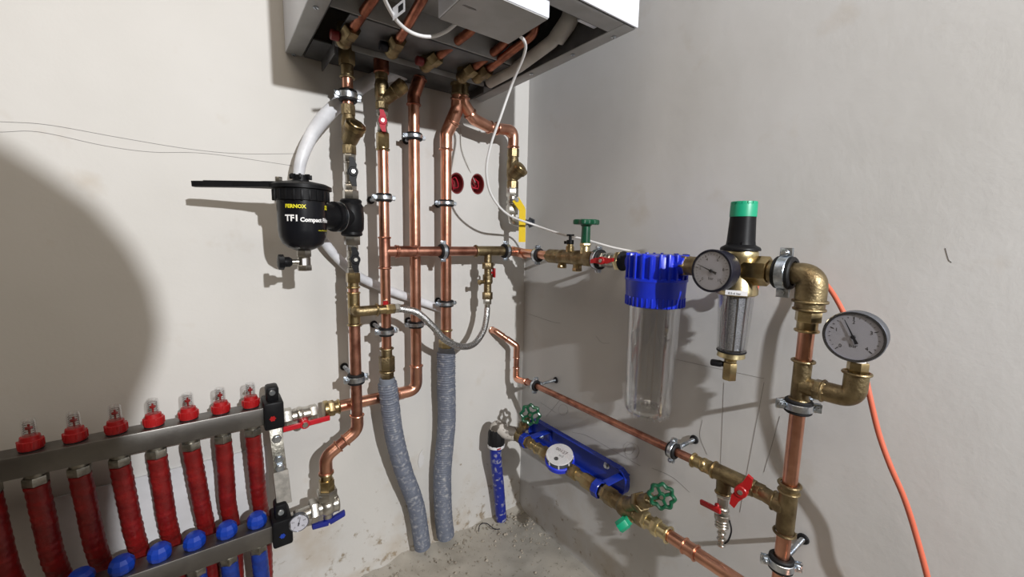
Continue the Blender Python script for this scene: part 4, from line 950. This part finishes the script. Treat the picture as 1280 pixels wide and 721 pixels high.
clamp('small pipe clamp on thin copper pipe next to the wall corner', Q(669), Y, rS+0.001, V((0.1, 0, 1)), V((-0.001, Q(669).y, z3)), 0.011, earlen=0.009)
clamp('small pipe clamp on thin copper pipe before the red handled valve', Q(841), Y, rS+0.001, V((0.1, 0, 1)), V((-0.001, Q(841).y, z3)), 0.013, earlen=0.010)
t = thing('stop_valve', 'brass valve with large red wing handle between thin pipe and riser', 'valve', Q(915))
a0 = Q(866); LL = (Q(975)-a0).length; f_ = lambda p: (Q(p)-a0).length
stack(t, 'brass_adapter', a0, -Y, [(0, 0.003, 0.0115, 'b'), (0, f_(880), 0.0105, 'c'), (f_(874), f_(886), 0.0128, 's'), (f_(878), f_(893), 0.0118, 'h'), (f_(892), f_(894), 0.0135, 'b')], 'brass')
endv = V((xR, yv, z3)); q940 = Q(940)
stack(t, 'valve_body', a0, -Y, [(f_(890), f_(944), 0.0135, 'c'), (f_(925), f_(945), 0.0155, 's'), (f_(940), f_(955), 0.0125, 'h')], 'brass_cast')
build('tee_joint', G().cyl(Q(952), endv.lerp(Q(952), .3), 0.0115).cyl(endv.lerp(Q(952), .5), endv, 0.0135).bead(endv.lerp(Q(952), .5), Y, 0.0135, 0.002), 'brass_cast', t)
hp_ = Q(934)
butterfly(t, hp_+V((-0.010, 0, 0)), V((-1, -0.15, 0.05)), V((0, -0.45, 1)), L=0.030, W=0.019, m='red', stem=0.012, th=0.007)
tq = Q(905)
t2 = thing('hose_drain_valve', 'small chrome drain valve with red handle and hose barb', 'valve', tq-Z*0.1)
dn = (pl(901, 683, 0, tq.x-0.012)-tq).normalized(); Ld = (pl(901, 683, 0, tq.x-0.012)-tq).length
build('branch_neck', G().cyl(tq, tq+dn*Ld*0.26, 0.0115).bead(tq+dn*Ld*0.25, dn, 0.0115), 'brass_cast', t)
stack(t2, 'valve_body', tq, dn, [(Ld*0.24, Ld*0.32, 0.0115, 'h'), (Ld*0.32, Ld*0.5, 0.0085, 'c'), (Ld*0.42, Ld*0.54, 0.011, 's'), (Ld*0.55, Ld*0.62, 0.0122, 'c'), (Ld*0.6, Ld*0.74, 0.0080, 'c'), (Ld*0.63, Ld*0.64, 0.0088, 'b'), (Ld*0.67, Ld*0.68, 0.0088, 'b'), (Ld*0.71, Ld*0.72, 0.0088, 'b'), (Ld*0.74, Ld, 0.0045, 'c'), (Ld*0.80, Ld*0.82, 0.005, 'b'), (Ld*0.88, Ld*0.9, 0.005, 'b'), (Ld*0.96, Ld*0.98, 0.005, 'b')], 'nickel')
qk = tq+dn*Ld*0.45; kd = V((-0.55, 0.45, 0.15)).normalized()
g = G().cyl(qk, qk+kd*0.012, 0.004); hv = pl(878, 628, 0, qk.x-0.008); hv2 = pl(898, 638, 0, qk.x-0.013)
g.obox((hv+hv2)/2, hv2-hv, V((1, 0, 0)), (hv2-hv).cross(X), ((hv2-hv).length*1.25, 0.006, 0.009), 0.0015)
build('lever_handle', g, 'red', t2)
build('retaining_strap', G().sweep(spline([tq+dn*Ld*0.58-Y*0.012, tq+dn*Ld*0.7-Y*0.016, tq+dn*Ld*0.85-Y*0.012, tq+dn*Ld*0.93-Y*0.006], 6), 0.0014, 8), 'rubber', t2)

# ---------------------------------------------------------------- water meter line
xM = -0.105; zM = R(735, 602, 0.105).z
def W(p): return V((xM, yh(p, xM, zM), zM))
# blue bracket
t = thing('meter_bracket', 'blue painted steel bracket holding the water meter on right wall', 'bracket', R(720, 575))
def bar(pts, th): 
    g = G(); g.v = []; return g
a_, b_ = R(672, 541, .012), R(772, 590, .012); zb1 = (R(675, 552).z+R(760, 590).z)/2; ya, yb2 = R(664, 560, .02).y, R(786, 600, .02).y
zc0 = R(745, 583, .025).z; hw_ = 0.032
rpts = []
for cx_, cz_, s_, e_2 in ((ya-hw_*0.8, 1, 90, 180), (ya-hw_*0.8, -1, 180, 270), (yb2+hw_*0.8, -1, 270, 360), (yb2+hw_*0.8, 1, 0, 90)):
    for k in range(7):
        an = math.radians(s_+(e_2-s_)*k/6); rr0 = hw_*0.8
        rpts.append((-(cx_)+(-rr0 if False else 0)+rr0*math.cos(an)*(1 if True else 0), cz_*(hw_-rr0)+rr0*math.sin(an)))
# plane axes: u = -Y, v = Z ; normal = u x v = -X
g = G().prism(rpts, (-0.016, 0, zc0), -Y, Z, 0.003); build('back_plate', g, 'blue_paint', t)
# rim flange around plate
g = G(); cyc = [V((-0.018, -a, zc0+b)) for a, b in rpts]
n_ = len(cyc)
for i in range(n_):
    j = (i+1) % n_; mid = (cyc[i]+cyc[j])/2; u_ = (cyc[j]-cyc[i])
    if u_.length > 1e-5: g.obox(mid+V((-0.007, 0, 0)), u_, X, u_.cross(X), (u_.length*1.05, 0.016, 0.0022))
build('rim_flange', g, 'blue_paint', t)
for p_, q_ in ((758, 582), (677, 545)):
    c = R(p_, q_, .020); build('mounting_bolt', G().cyl(c+X*0.0195, c-X*0.001, 0.0085, 20).hexn(c-X*0.001, c-X*0.005, 0.0055), 'zinc', t)
for p_ in (657, 748):
    w_ = W(p_); g = G()
    g.obox(((w_.x+0.014-0.008)/2, w_.y, zM+0.004), X, Y, Z, (abs(w_.x)-0.024, 0.020, 0.003), 0.0005)
    g.obox((-0.021, w_.y, (zM+zc0)/2), X, Y, Z, (0.003, 0.020, abs(zM-zc0)+0.02), 0.0005)
    g.ring(w_, Y, 0.0165, 0.0195, 0.018, 8)
    build('support_arm', g, 'blue_paint', t)
# inlet valve with wheel
vsA, vsB = W(644), W(668)
t = thing('inlet_stop_valve', 'brass stop valve with green wheel in corner beside blue pipe', 'valve', W(650))
wc = pl(663, 518, 0, xM+0.0); wc = pl(663, 518, 0, -0.10)
L0 = W(641)
stack(t, 'valve_body', L0, -Y, [(0, (L0-W(655)).length, 0.0165, 'c'), (0.0, 0.02, 0.019, 's'), ((L0-W(652)).length, (L0-W(660)).length, 0.0175, 'h')], 'brass_cast')
vb = W(648); ad_ = (wc-vb).normalized()
build('bonnet', G().cyl(vb, vb+(wc-vb)*0.75, 0.0115, r2=0.0095).hexn(vb+(wc-vb)*0.4, vb+(wc-vb)*0.55, 0.0145).cyl(vb+(wc-vb)*0.7, wc, 0.004), 'brass_cast', t)
handwheel(t, wc, V((-0.75, -0.62, 0.15)), rad(27, wc)*0.98, 'green')
# elbow pipe from wall and blue pipe
t = thing('supply_elbow', 'scuffed grey and white elbow feeding the inlet valve', 'pipe fitting', B(620, 535, .05))
bx_, by_ = B(620, 560, .07).x, -0.07
top_ = V((bx_, by_, zv(bx_, by_, 531)))
g = G().sweep(fillet([(bx_, by_, zv(bx_, by_, 552)), top_, (xM-0.02, W(640).y, zM+0.004), W(645)], [0.02, 0.012], 8), rad(17, top_), 22)
build('elbow_body', g, 'dirty', t)
build('compression_nut', G().lathe((bx_, by_, zv(bx_, by_, 556)), Z, [(0, 0.022), (0.002, 0.0235), (zv(bx_, by_, 540)-zv(bx_, by_, 556), 0.0225), (zv(bx_, by_, 535)-zv(bx_, by_, 556), 0.0185)], 24, rmod=lambda a, t_: 1+0.03*math.cos(12*a)), 'rubber', t)
build('red_band', G().ring((bx_, by_, zv(bx_, by_, 556)), Z, 0.0215, 0.0243, 0.008), 'label', t)
build('band_print', G().obox((bx_-0.006, by_-0.0240, zv(bx_, by_, 556)), V((1, 0, 0)), Y, Z, (0.012, 0.0008, 0.004)), 'red', t)
g = G().sweep(spline([(bx_, by_, zv(bx_, by_, 545)), (bx_+0.002, by_+0.004, zv(bx_, by_, 570)), B(623, 605, .045), B(626.5, 648, .032)], 8), rad(14, B(623, 600, .05)), 20)
single('blue_supply_pipe', g, 'blue_pipe', 'plaster smeared blue pipe standing in the floor corner', 'pipe')
# meter
t = thing('water_meter', 'round water meter with blue ring and white dial, seen from above', 'water meter', W(702)-Z*0.02)
mc = W(700); mtop = pl(702, 566, 0, xM-0.006)
md = V((mtop.x-mc.x, mtop.y-mc.y, mtop.z-mc.z)); up_m = V((-0.30, -0.22, 1)).normalized(); rm = rad(35, mtop)
mb = mc-Z*0.0
g = G().ball(mb, 0.021, sq=0.7).cyl(W(686), W(716), 0.013).cyl(W(690)-Z*0.002, W(682), 0.0125); build('meter_body', g, 'brass_cast', t)
build('blue_ring', G().lathe(mb+up_m*0.004, up_m, [(0, rm*0.9), (0.002, rm*1.08), (0.012, rm*1.08), (0.014, rm*1.0)], 36), 'blue', t)
cu = build('counter_housing', G().lathe(mb+up_m*0.016, up_m, [(0, rm*0.97), (0.012, rm*0.97), (0.014, rm*0.94)], 36), 'steelcase', t)
g = G()
for k in range(8):
    an = 2*PI*k/8; u0, v0, _ = frame(up_m); d = u0*math.cos(an)+v0*math.sin(an); g.obox(mb+up_m*0.022+d*rm*0.975, d, up_m.cross(d), up_m, (0.002, 0.003, 0.012))
build('housing_rib', g, 'label', cu)
fc_ = mb+up_m*0.0305
build('counter_dial', G().lathe(fc_-up_m*0.001, up_m, [(0, rm*0.97), (0.001, rm*0.97)], 36), 'label', cu)
uv = V((0.25, -1, 0)); uv = (uv-up_m*uv.dot(up_m)).normalized(); vv_ = up_m.cross(uv)
g = G().text('00127', fc_+up_m*0.0003-uv*rm*0.5+vv_*rm*0.2, uv, vv_, rm*0.38).text('m3', fc_+up_m*0.0003+uv*rm*0.0-vv_*rm*0.15, uv, vv_, rm*0.28).cyl(fc_-vv_*rm*0.45, fc_-vv_*rm*0.45+up_m*0.0004, rm*0.16)
build('dial_print', g, 'ink', cu, fix=False)
build('lens', G().lathe(fc_+up_m*0.001, up_m, [(0, rm*0.96), (0.002, rm*0.92)], 36), 'clear_glass', cu)
def seg_thing(name, label, cat, p0, p1, secs, m):
    t = thing(name, label, cat, W(p0)); A_ = W(p0); T = (W(p1)-A_).length
    stack(t, 'fitting_body', A_, -Y, [(a*T, b*T, r, k) for a, b, r, k in secs], m); return t
seg_thing('inlet_union', 'brass union between corner stop valve and meter', 'pipe fitting', 657, 688, [(0, .3, .014, 'h'), (.25, .5, .0115, 'c'), (.45, .55, .0135, 'b'), (.5, .72, .0135, 'c'), (.7, 1, .0175, 'h')], 'brass')
seg_thing('outlet_union', 'bright brass union on meter outlet before large green wheel valve', 'pipe fitting', 710, 762, [(0, .25, .0155, 'h'), (.2, .45, .012, 'c'), (.4, .66, .0165, 'o'), (.62, .85, .0125, 'c'), (.84, 1, .0165, 'h')], 'brass')
# outlet valve
t = thing('outlet_stop_valve', 'old brass stop valve with large green wheel after meter', 'valve', W(785))
A_ = W(758); T = (W(806)-A_).length
stack(t, 'valve_body', A_, -Y, [(0, T*.25, .0185, 'h'), (T*.22, T*.8, .0165, 'c'), (T*.3, T*.75, .021, 's'), (T*.75, T, .0175, 'h')], 'brass_cast')
wc = pl(827, 620, 0, -0.135); vb = W(781); dw = (wc-vb)
g = G().cyl(vb, vb+dw*0.72, 0.015, r2=0.0125).hexn(vb+dw*0.38, vb+dw*0.5, 0.019).cyl(vb+dw*0.7, wc, 0.0045); build('bonnet', g, 'brass_cast', t)
handwheel(t, wc, V((-0.86, -0.50, 0.12)), rad(34, wc)*1.05, 'green', 8, 4)
gcap = pl(776, 657, 0, -0.13); vq = W(796); dq = (gcap-vq)
cp = build('drain_neck', G().cyl(vq, vq+dq*0.8, 0.008), 'brass', t)
build('green_drain_cap', G().hexn(vq+dq*0.62, vq+dq*1.15, 0.0115).cyl(vq+dq*0.45, vq+dq*0.64, 0.0095), 'green_cap', t, 'green plastic hexagonal cap')
seg_thing('reducing_coupling', 'chain of brass couplings leading into lower copper pipe', 'pipe fitting', 803, 838, [(0, .2, .0165, 'h'), (.18, .4, .013, 'c'), (.38, .62, .0165, 'h'), (.6, .9, .013, 'c'), (.88, 1, .0145, 'b')], 'brass_pale')
t = thing('lower_copper_pipe', 'copper pipe leaving the meter line at bottom of photo', 'copper pipe', W(860))
zend = W(833)
build('pipe', G().cyl(W(830), W(833)-Y*0.30, 0.0112), 'copper', t)
build('press_coupling', G().cyl(W(856), W(870), 0.0128).bead(W(856), Y, 0.013, 0.002).bead(W(870), Y, 0.013, 0.002), 'copper', t)

# ---------------------------------------------------------------- manifold
yU = -0.065
zU0 = None
xe = B(330, 520, 0.065).x
pu = B(316, 541, .065)
zTop = B(322, 514, .095).z; zBot = B(322, 536, .095).z
xs7 = [B(px_, py_, .065).x for px_, py_ in ((45, 602), (103, 589), (152, 578), (197, 568), (240, 557), (280, 550), (316, 541))]
sp = (xs7[6]-xs7[0])/6; xs7 = [xs7[6]-sp*(6-k) for k in range(7)]; xs8 = [xs7[0]-sp]+xs7
t = thing('supply_manifold', 'upper dusty steel manifold bar carrying red flow meters', 'manifold', (xs7[3], yU, zBot))
build('manifold_bar', G().box((-1.30, yU-0.020, zBot), (xe+0.004, yU+0.020, zTop), 0.002), 'inox', t)
for xi in xs8:
    g = G().cyl((xi, yU, zBot+0.001), (xi, yU, zBot-0.010), 0.0115).hexn((xi, yU, zBot-0.008), (xi, yU, zBot-0.022), 0.0150)
    build('outlet_nut', g, 'nickel_dirty', t)
meters = []
def make_meter(xi):
    t = thing('flow_meter', '', 'flow meter', (xi, yU, zTop))
    g = G().lathe((xi, yU, zTop-0.001), Z, [(0, 0.0105), (0.003, 0.0105), (0.003, 0.0135), (0.005, 0.0142), (0.016, 0.0136), (0.017, 0.0118), (0.023, 0.0108), (0.0235, 0.009)], 32)
    for k in range(10):
        an = 2*PI*k/10; d = V((math.cos(an), math.sin(an), 0)); g.obox(V((xi, yU, zTop+0.010))+d*0.0138, d, Z.cross(d), Z, (0.002, 0.0028, 0.011), 0.0004)
    build('red_cap', g, 'red', t)
    build('seal_ring', G().cyl((xi, yU, zTop-0.0005), (xi, yU, zTop+0.003), 0.0135), 'rubber', t)
    gl = build('sight_glass', G().lathe((xi, yU, zTop+0.022), Z, [(0, 0.0086), (0.022, 0.0084), (0.026, 0.0074), (0.0275, 0.003), (0.0275, 0.0005)], 24, caps=False), 'clear', t)
    build('float', G().cyl((xi, yU, zTop+0.024), (xi, yU, zTop+0.040), 0.0014, 8).cyl((xi, yU, zTop+0.032), (xi, yU, zTop+0.036), 0.0042, 14), 'red', gl)
    g = G()
    for k in range(5): g.ring((xi, yU, zTop+0.027+0.0035*k), Z, 0.0058, 0.0062, 0.0004, 24)
    build('scale_marks', g, 'ink', gl)
    return t
def children(o): return [c for c in bpy.data.objects if c.parent == o]
def dup(root, loc, label):
    r = root.copy(); C.objects.link(r); r.location = loc; r['label'] = label
    for ch in children(root):
        c = ch.copy(); C.objects.link(c); c.parent = r
        for gch in children(ch):
            d = gch.copy(); C.objects.link(d); d.parent = c
    return r
ordn = ['leftmost', 'second from left', 'third from left', 'middle', 'third from right', 'second from right', 'rightmost']
fm = make_meter(xs7[0]); fm['label'] = 'clear topped red flow meter on upper manifold bar, leftmost in the row'; fm['group'] = 'red flow meters on the upper manifold bar'
for k in range(1, 7): dup(fm, (xs7[k], yU, zTop), 'clear topped red flow meter on upper manifold bar, %s in the row' % ordn[k])
# lower bar
yL = -0.105
lowp = ((320, 651), (281, 661), (241, 673), (199, 687), (156, 700), (105, 714))
zL = sum(B(a, b+9, .105).z for a, b in lowp[:4])/4      # top of bar
xsL = [xs7[6]-sp*k-0.004 for k in range(8)]
t = thing('return_manifold', 'lower dusty steel manifold bar carrying blue caps', 'manifold', (xs7[3], yL, zL-0.04))
zLb = zL-0.034
build('manifold_bar', G().box((-1.30, yL-0.020, zLb), (xe+0.008, yL+0.020, zL), 0.002), 'inox', t)
for xi in xsL:
    build('outlet_nut', G().cyl((xi, yL, zLb+0.001), (xi, yL, zLb-0.008), 0.0115).hexn((xi, yL, zLb-0.006), (xi, yL, zLb-0.020), 0.0148), 'nickel_dirty', t)
def make_cap(xi):
    g = G().lathe((xi, yL, zL-0.0005), Z, [(0, 0.013), (0.003, 0.0155), (0.010, 0.0172), (0.018, 0.0160), (0.024, 0.0115), (0.0255, 0.004)], 10)
    return build('valve_cap', g, 'blue_cap', None, org=(xi, yL, zL), sharp=12)
cp0 = make_cap(xsL[0]); cp0['category'] = 'valve cap'; cp0['group'] = 'blue valve caps on the lower manifold bar'
on2 = ['rightmost', 'second from right', 'third from right', 'fourth from right', 'fifth from right', 'leftmost in view at the photo bottom']
cp0['label'] = 'faceted blue valve cap on lower manifold bar, rightmost'
for k in range(1, 6):
    c = cp0.copy(); C.objects.link(c); c.location.x = xsL[k]; c['label'] = 'faceted blue valve cap on lower manifold bar, %s' % on2[k]
# red pipes (pass behind the lower bar)
names8 = ['leftmost, cut by the photo edge', 'second from left', 'third from left', 'fourth from left', 'fourth from right', 'third from right', 'second from right', 'rightmost']
for k, xi in enumerate(xs8):
    dx = random.uniform(-0.006, 0.006); dz0 = zBot-0.022
    pts = [V((xi, yU, dz0)), V((xi+dx*0.4+0.002, yU+0.004, dz0-0.06)), V((xi+dx+0.004, yU+0.010, dz0-0.13)), V((xi+dx+0.007, -0.045, zL-0.01)), V((xi+dx+0.010, -0.040, zLb-0.03)), V((xi+dx+0.006, -0.05, 0.12)), V((xi+dx, -0.05, 0.012))]
    pth = resample(spline(pts, 12), 0.004); rr0 = 0.0138; ph = [random.uniform(-1, 1) for _ in range(400)]
    g = G().sweep(pth, lambda i: rr0*(1+0.03*math.sin(i*1.9)+0.03*ph[i]), 18)
    single('heating_pipe', g, 'red_sleeve', 'crinkled red sleeved pipe under upper manifold, %s' % names8[k], 'heating pipe', 'red sleeved pipes under the upper manifold bar', sharp=70)
for k, xi in enumerate(xsL[:5]):
    pts = [V((xi, yL, zLb-0.018)), V((xi+0.002, yL+0.002, zLb-0.08)), V((xi+0.003, yL+0.006, 0.10)), V((xi, yL+0.01, 0.010))]
    pth = resample(spline(pts, 10), 0.004)
    g = G().sweep(pth, lambda i: 0.0138*(1+0.02*math.sin(i*1.9)), 18)
    single('heating_pipe', g, 'blue_sleeve', 'blue sleeved pipe under lower manifold bar, %s' % on2[k], 'heating pipe', 'blue sleeved pipes under the lower manifold bar', sharp=70)
# brackets
t = thing('manifold_bracket', 'black clamps and galvanised strap joining the two manifold bars', 'bracket', (xe+0.01, -0.06, zLb))
xk = xe+0.014
def clampbox(yc, z0, z1, up_):
    g = G().box((xk-0.016, yc-0.029, z0-0.010), (xk+0.018, yc+0.028, z1+0.010), 0.004)
    zt2 = (z1+0.010) if up_ else (z1+0.006); g.box((xk-0.010, yc-0.020, zt2-0.002), (xk+0.012, yc+0.012, zt2+0.028), 0.005)
    return g
c1_ = build('bar_clamp', clampbox(yU, zBot, zTop, True), 'black', t)
c2_ = build('bar_clamp', clampbox(yL, zLb, zL, True), 'black', t)
for cc, yc, zc in ((c1_, yU, zTop+0.028), (c2_, yL, zL+0.024)):
    build('clamp_bolt', G().cyl((xk, yc-0.019, zc), (xk, yc-0.024, zc), 0.0055, 14), 'zinc', cc)
em = build('clamp_emblem', G().lathe((xk-0.002, yU-0.0288, (zBot+zTop)/2-0.004), -Y, [(0, 0.005), (0.001, 0.005)], 16, rmod=lambda a, t_: 1+0.2*math.cos(6*a)), 'red', c1_)
build('clamp_emblem', G().lathe((xk, yL-0.0288, (zLb+zL)/2-0.004), -Y, [(0, 0.0045), (0.001, 0.0045)], 16, rmod=lambda a, t_: 1+0.2*math.cos(6*a)), 'blue_cap', c2_)
zA_, zB_ = zBot-0.010, zL+0.030
g = G(); pU = V((xk+0.003, yU-0.010, zA_)); pLb = V((xk+0.008, yL-0.006, zB_)); pm = pU.lerp(pLb, 0.58)
g.obox((pU+pm)/2, X, (pm-pU), X.cross(pm-pU), (0.022, (pm-pU).length, 0.004), 0.0006)
build('steel_strap', g, 'nickel_dirty', t); build('strap_cover', G().obox((pm+pLb)/2, X, (pLb-pm), X.cross(pLb-pm), (0.026, (pLb-pm).length, 0.012), 0.001), 'dust_steel', t)
for f_2 in (0.16, 0.42, 0.53):
    q = pU.lerp(pLb, f_2); build('strap_bolt', G().cyl(q, q-Y*0.008, 0.006, 14).hexn(q-Y*0.002, q-Y*0.006, 0.009), 'zinc', t)
# manifold ends
t = thing('supply_end_piece', 'chrome end union between red lever valve and upper manifold', 'pipe fitting', (xm(350), y3, zm))
build('end_union', G().cyl((xe-0.002, yU, (zTop+zBot)/2), (xm(353), y3, zm), 0.0155), 'nickel', t)
t = thing('return_end_piece', 'chrome end piece joining lower manifold and angle valve', 'pipe fitting', (xv-0.05, yL, zc_))
build('end_union', G().cyl((xe+0.002, yL, (zL+zLb)/2), (xv-0.030, y1, zc_), 0.0135), 'nickel', t)
gc = B(373.5, 653.5, .135)
gauge('thermometer', 'small round thermometer beside the dark blue valve handle', gc, V((-0.12, -1, 0.0)), Z, rad(26, gc)*0.98, 0.012, 'steelcase', 'bezel', (0, 20, 40, 60, 80), 150, 'thermometer', unit='', small=True)
build('probe', G().cyl(gc+Y*0.010, V((gc.x, y1, gc.z+0.004)), 0.005), 'nickel', bpy.data.objects['thermometer'])

# white board on wall behind manifold
bp_ = [B(q[0], q[1], 0) for q in ((75, 590), (332, 566), (336, 596), (290, 622), (180, 640), (90, 690))]
g = G().box((B(60, 640).x, -0.001, B(332, 640).z+0.0), (B(336, 600).x, -0.005, B(332, 560).z+0.006)); single('white_backing_sheet', g, 'board', 'white backing sheet on the wall behind the red pipes', 'sheet')
g = G().prism([(0, 0), (0.010, 0.006), (0.014, 0.030), (0.008, 0.036), (0.010, 0.052), (0.001, 0.040), (-0.004, 0.018)], B(524, 585, 0.0005), X, Z, 0.0015); single('plaster_flake', g, 'plaster_scrap', 'pale torn paper scrap on the wall between grey sleeves', 'scrap')

# orange cable
g = G().sweep(spline([R(925, 362, .03), R(936, 370, .03), R(944, 366, .03), R(950, 350, .03), R(975, 338, .02), R(1010, 338, .015), R(1034, 357, .02), R(1055, 392, .035), R(1075, 440, .045), R(1086, 490, .05), R(1098, 540, .05), R(1112, 580, .05), R(1130, 622, .045), R(1144, 665, .04), R(1160, 724, .04), R(1175, 790, .03)], 10), 0.0034, 12)
single('orange_cable', g, 'orange', 'orange cable hanging down the right wall past the large gauge', 'cable')
# thin wire scrap on floor
g = G().sweep(spline([pl(598, 664, 2, .028), pl(600, 656, 2, .030), pl(608, 654, 2, .030), pl(618, 661, 2, .026), pl(625, 661, 2, .024)], 6), 0.0013, 6)
single('wire_scrap', g, 'navy', 'small bent dark wire scrap on the floor beside blue pipe', 'wire')
# pencil lines drawn on the walls (flat marks)
def mark(pts, wall, w_=0.0007):
    P_ = [(B if wall == 'b' else R)(*p, 0.0003) for p in pts]; return spline(P_, 6) if len(P_) > 2 else P_
g = G()
for pts in ([(0, 152), (60, 156), (150, 172), (235, 186), (300, 192), (370, 192)], [(0, 165), (50, 165), (130, 182), (190, 190), (260, 192), (365, 207)]):
    g.sweep(mark(pts, 'b'), 0.0003, 4)
o = build('pencil_line', g, 'pencil'); o['category'] = 'pencil line'; o['label'] = 'faint pencil lines running across upper left of back wall'; o['kind'] = 'stuff'
g = G()
for pts in ([(840, 448), (885, 458), (955, 473)], [(955, 478), (932, 600), (925, 640)], [(905, 478), (900, 600)], [(975, 520), (955, 590)], [(676, 503), (695, 516)], [(878, 525), (875, 545), (884, 568)], [(660, 392), (690, 402), (700, 404)], [(745, 420), (752, 428), (762, 429)], [(1182, 310), (1186, 324), (1190, 328)], [(700, 500), (683, 520)], [(715, 540), (735, 545), (770, 565), (800, 582)], [(815, 585), (840, 596), (862, 615)]):
    g.sweep(mark(pts, 'r'), 0.0003, 4)
for cx_, cy_, rr0 in ((790, 564, 9), (786, 560, 7), (704, 512, 6)):
    g.sweep(mark([(cx_+rr0*math.cos(k*0.9), cy_+rr0*1.1*math.sin(k*0.9)) for k in range(9)], 'r'), 0.0002, 4)
o = build('pencil_marks', g, 'pencil'); o['category'] = 'pencil marks'; o['label'] = 'pencil layout lines and scribbles on the right wall around the filters'; o['kind'] = 'stuff'
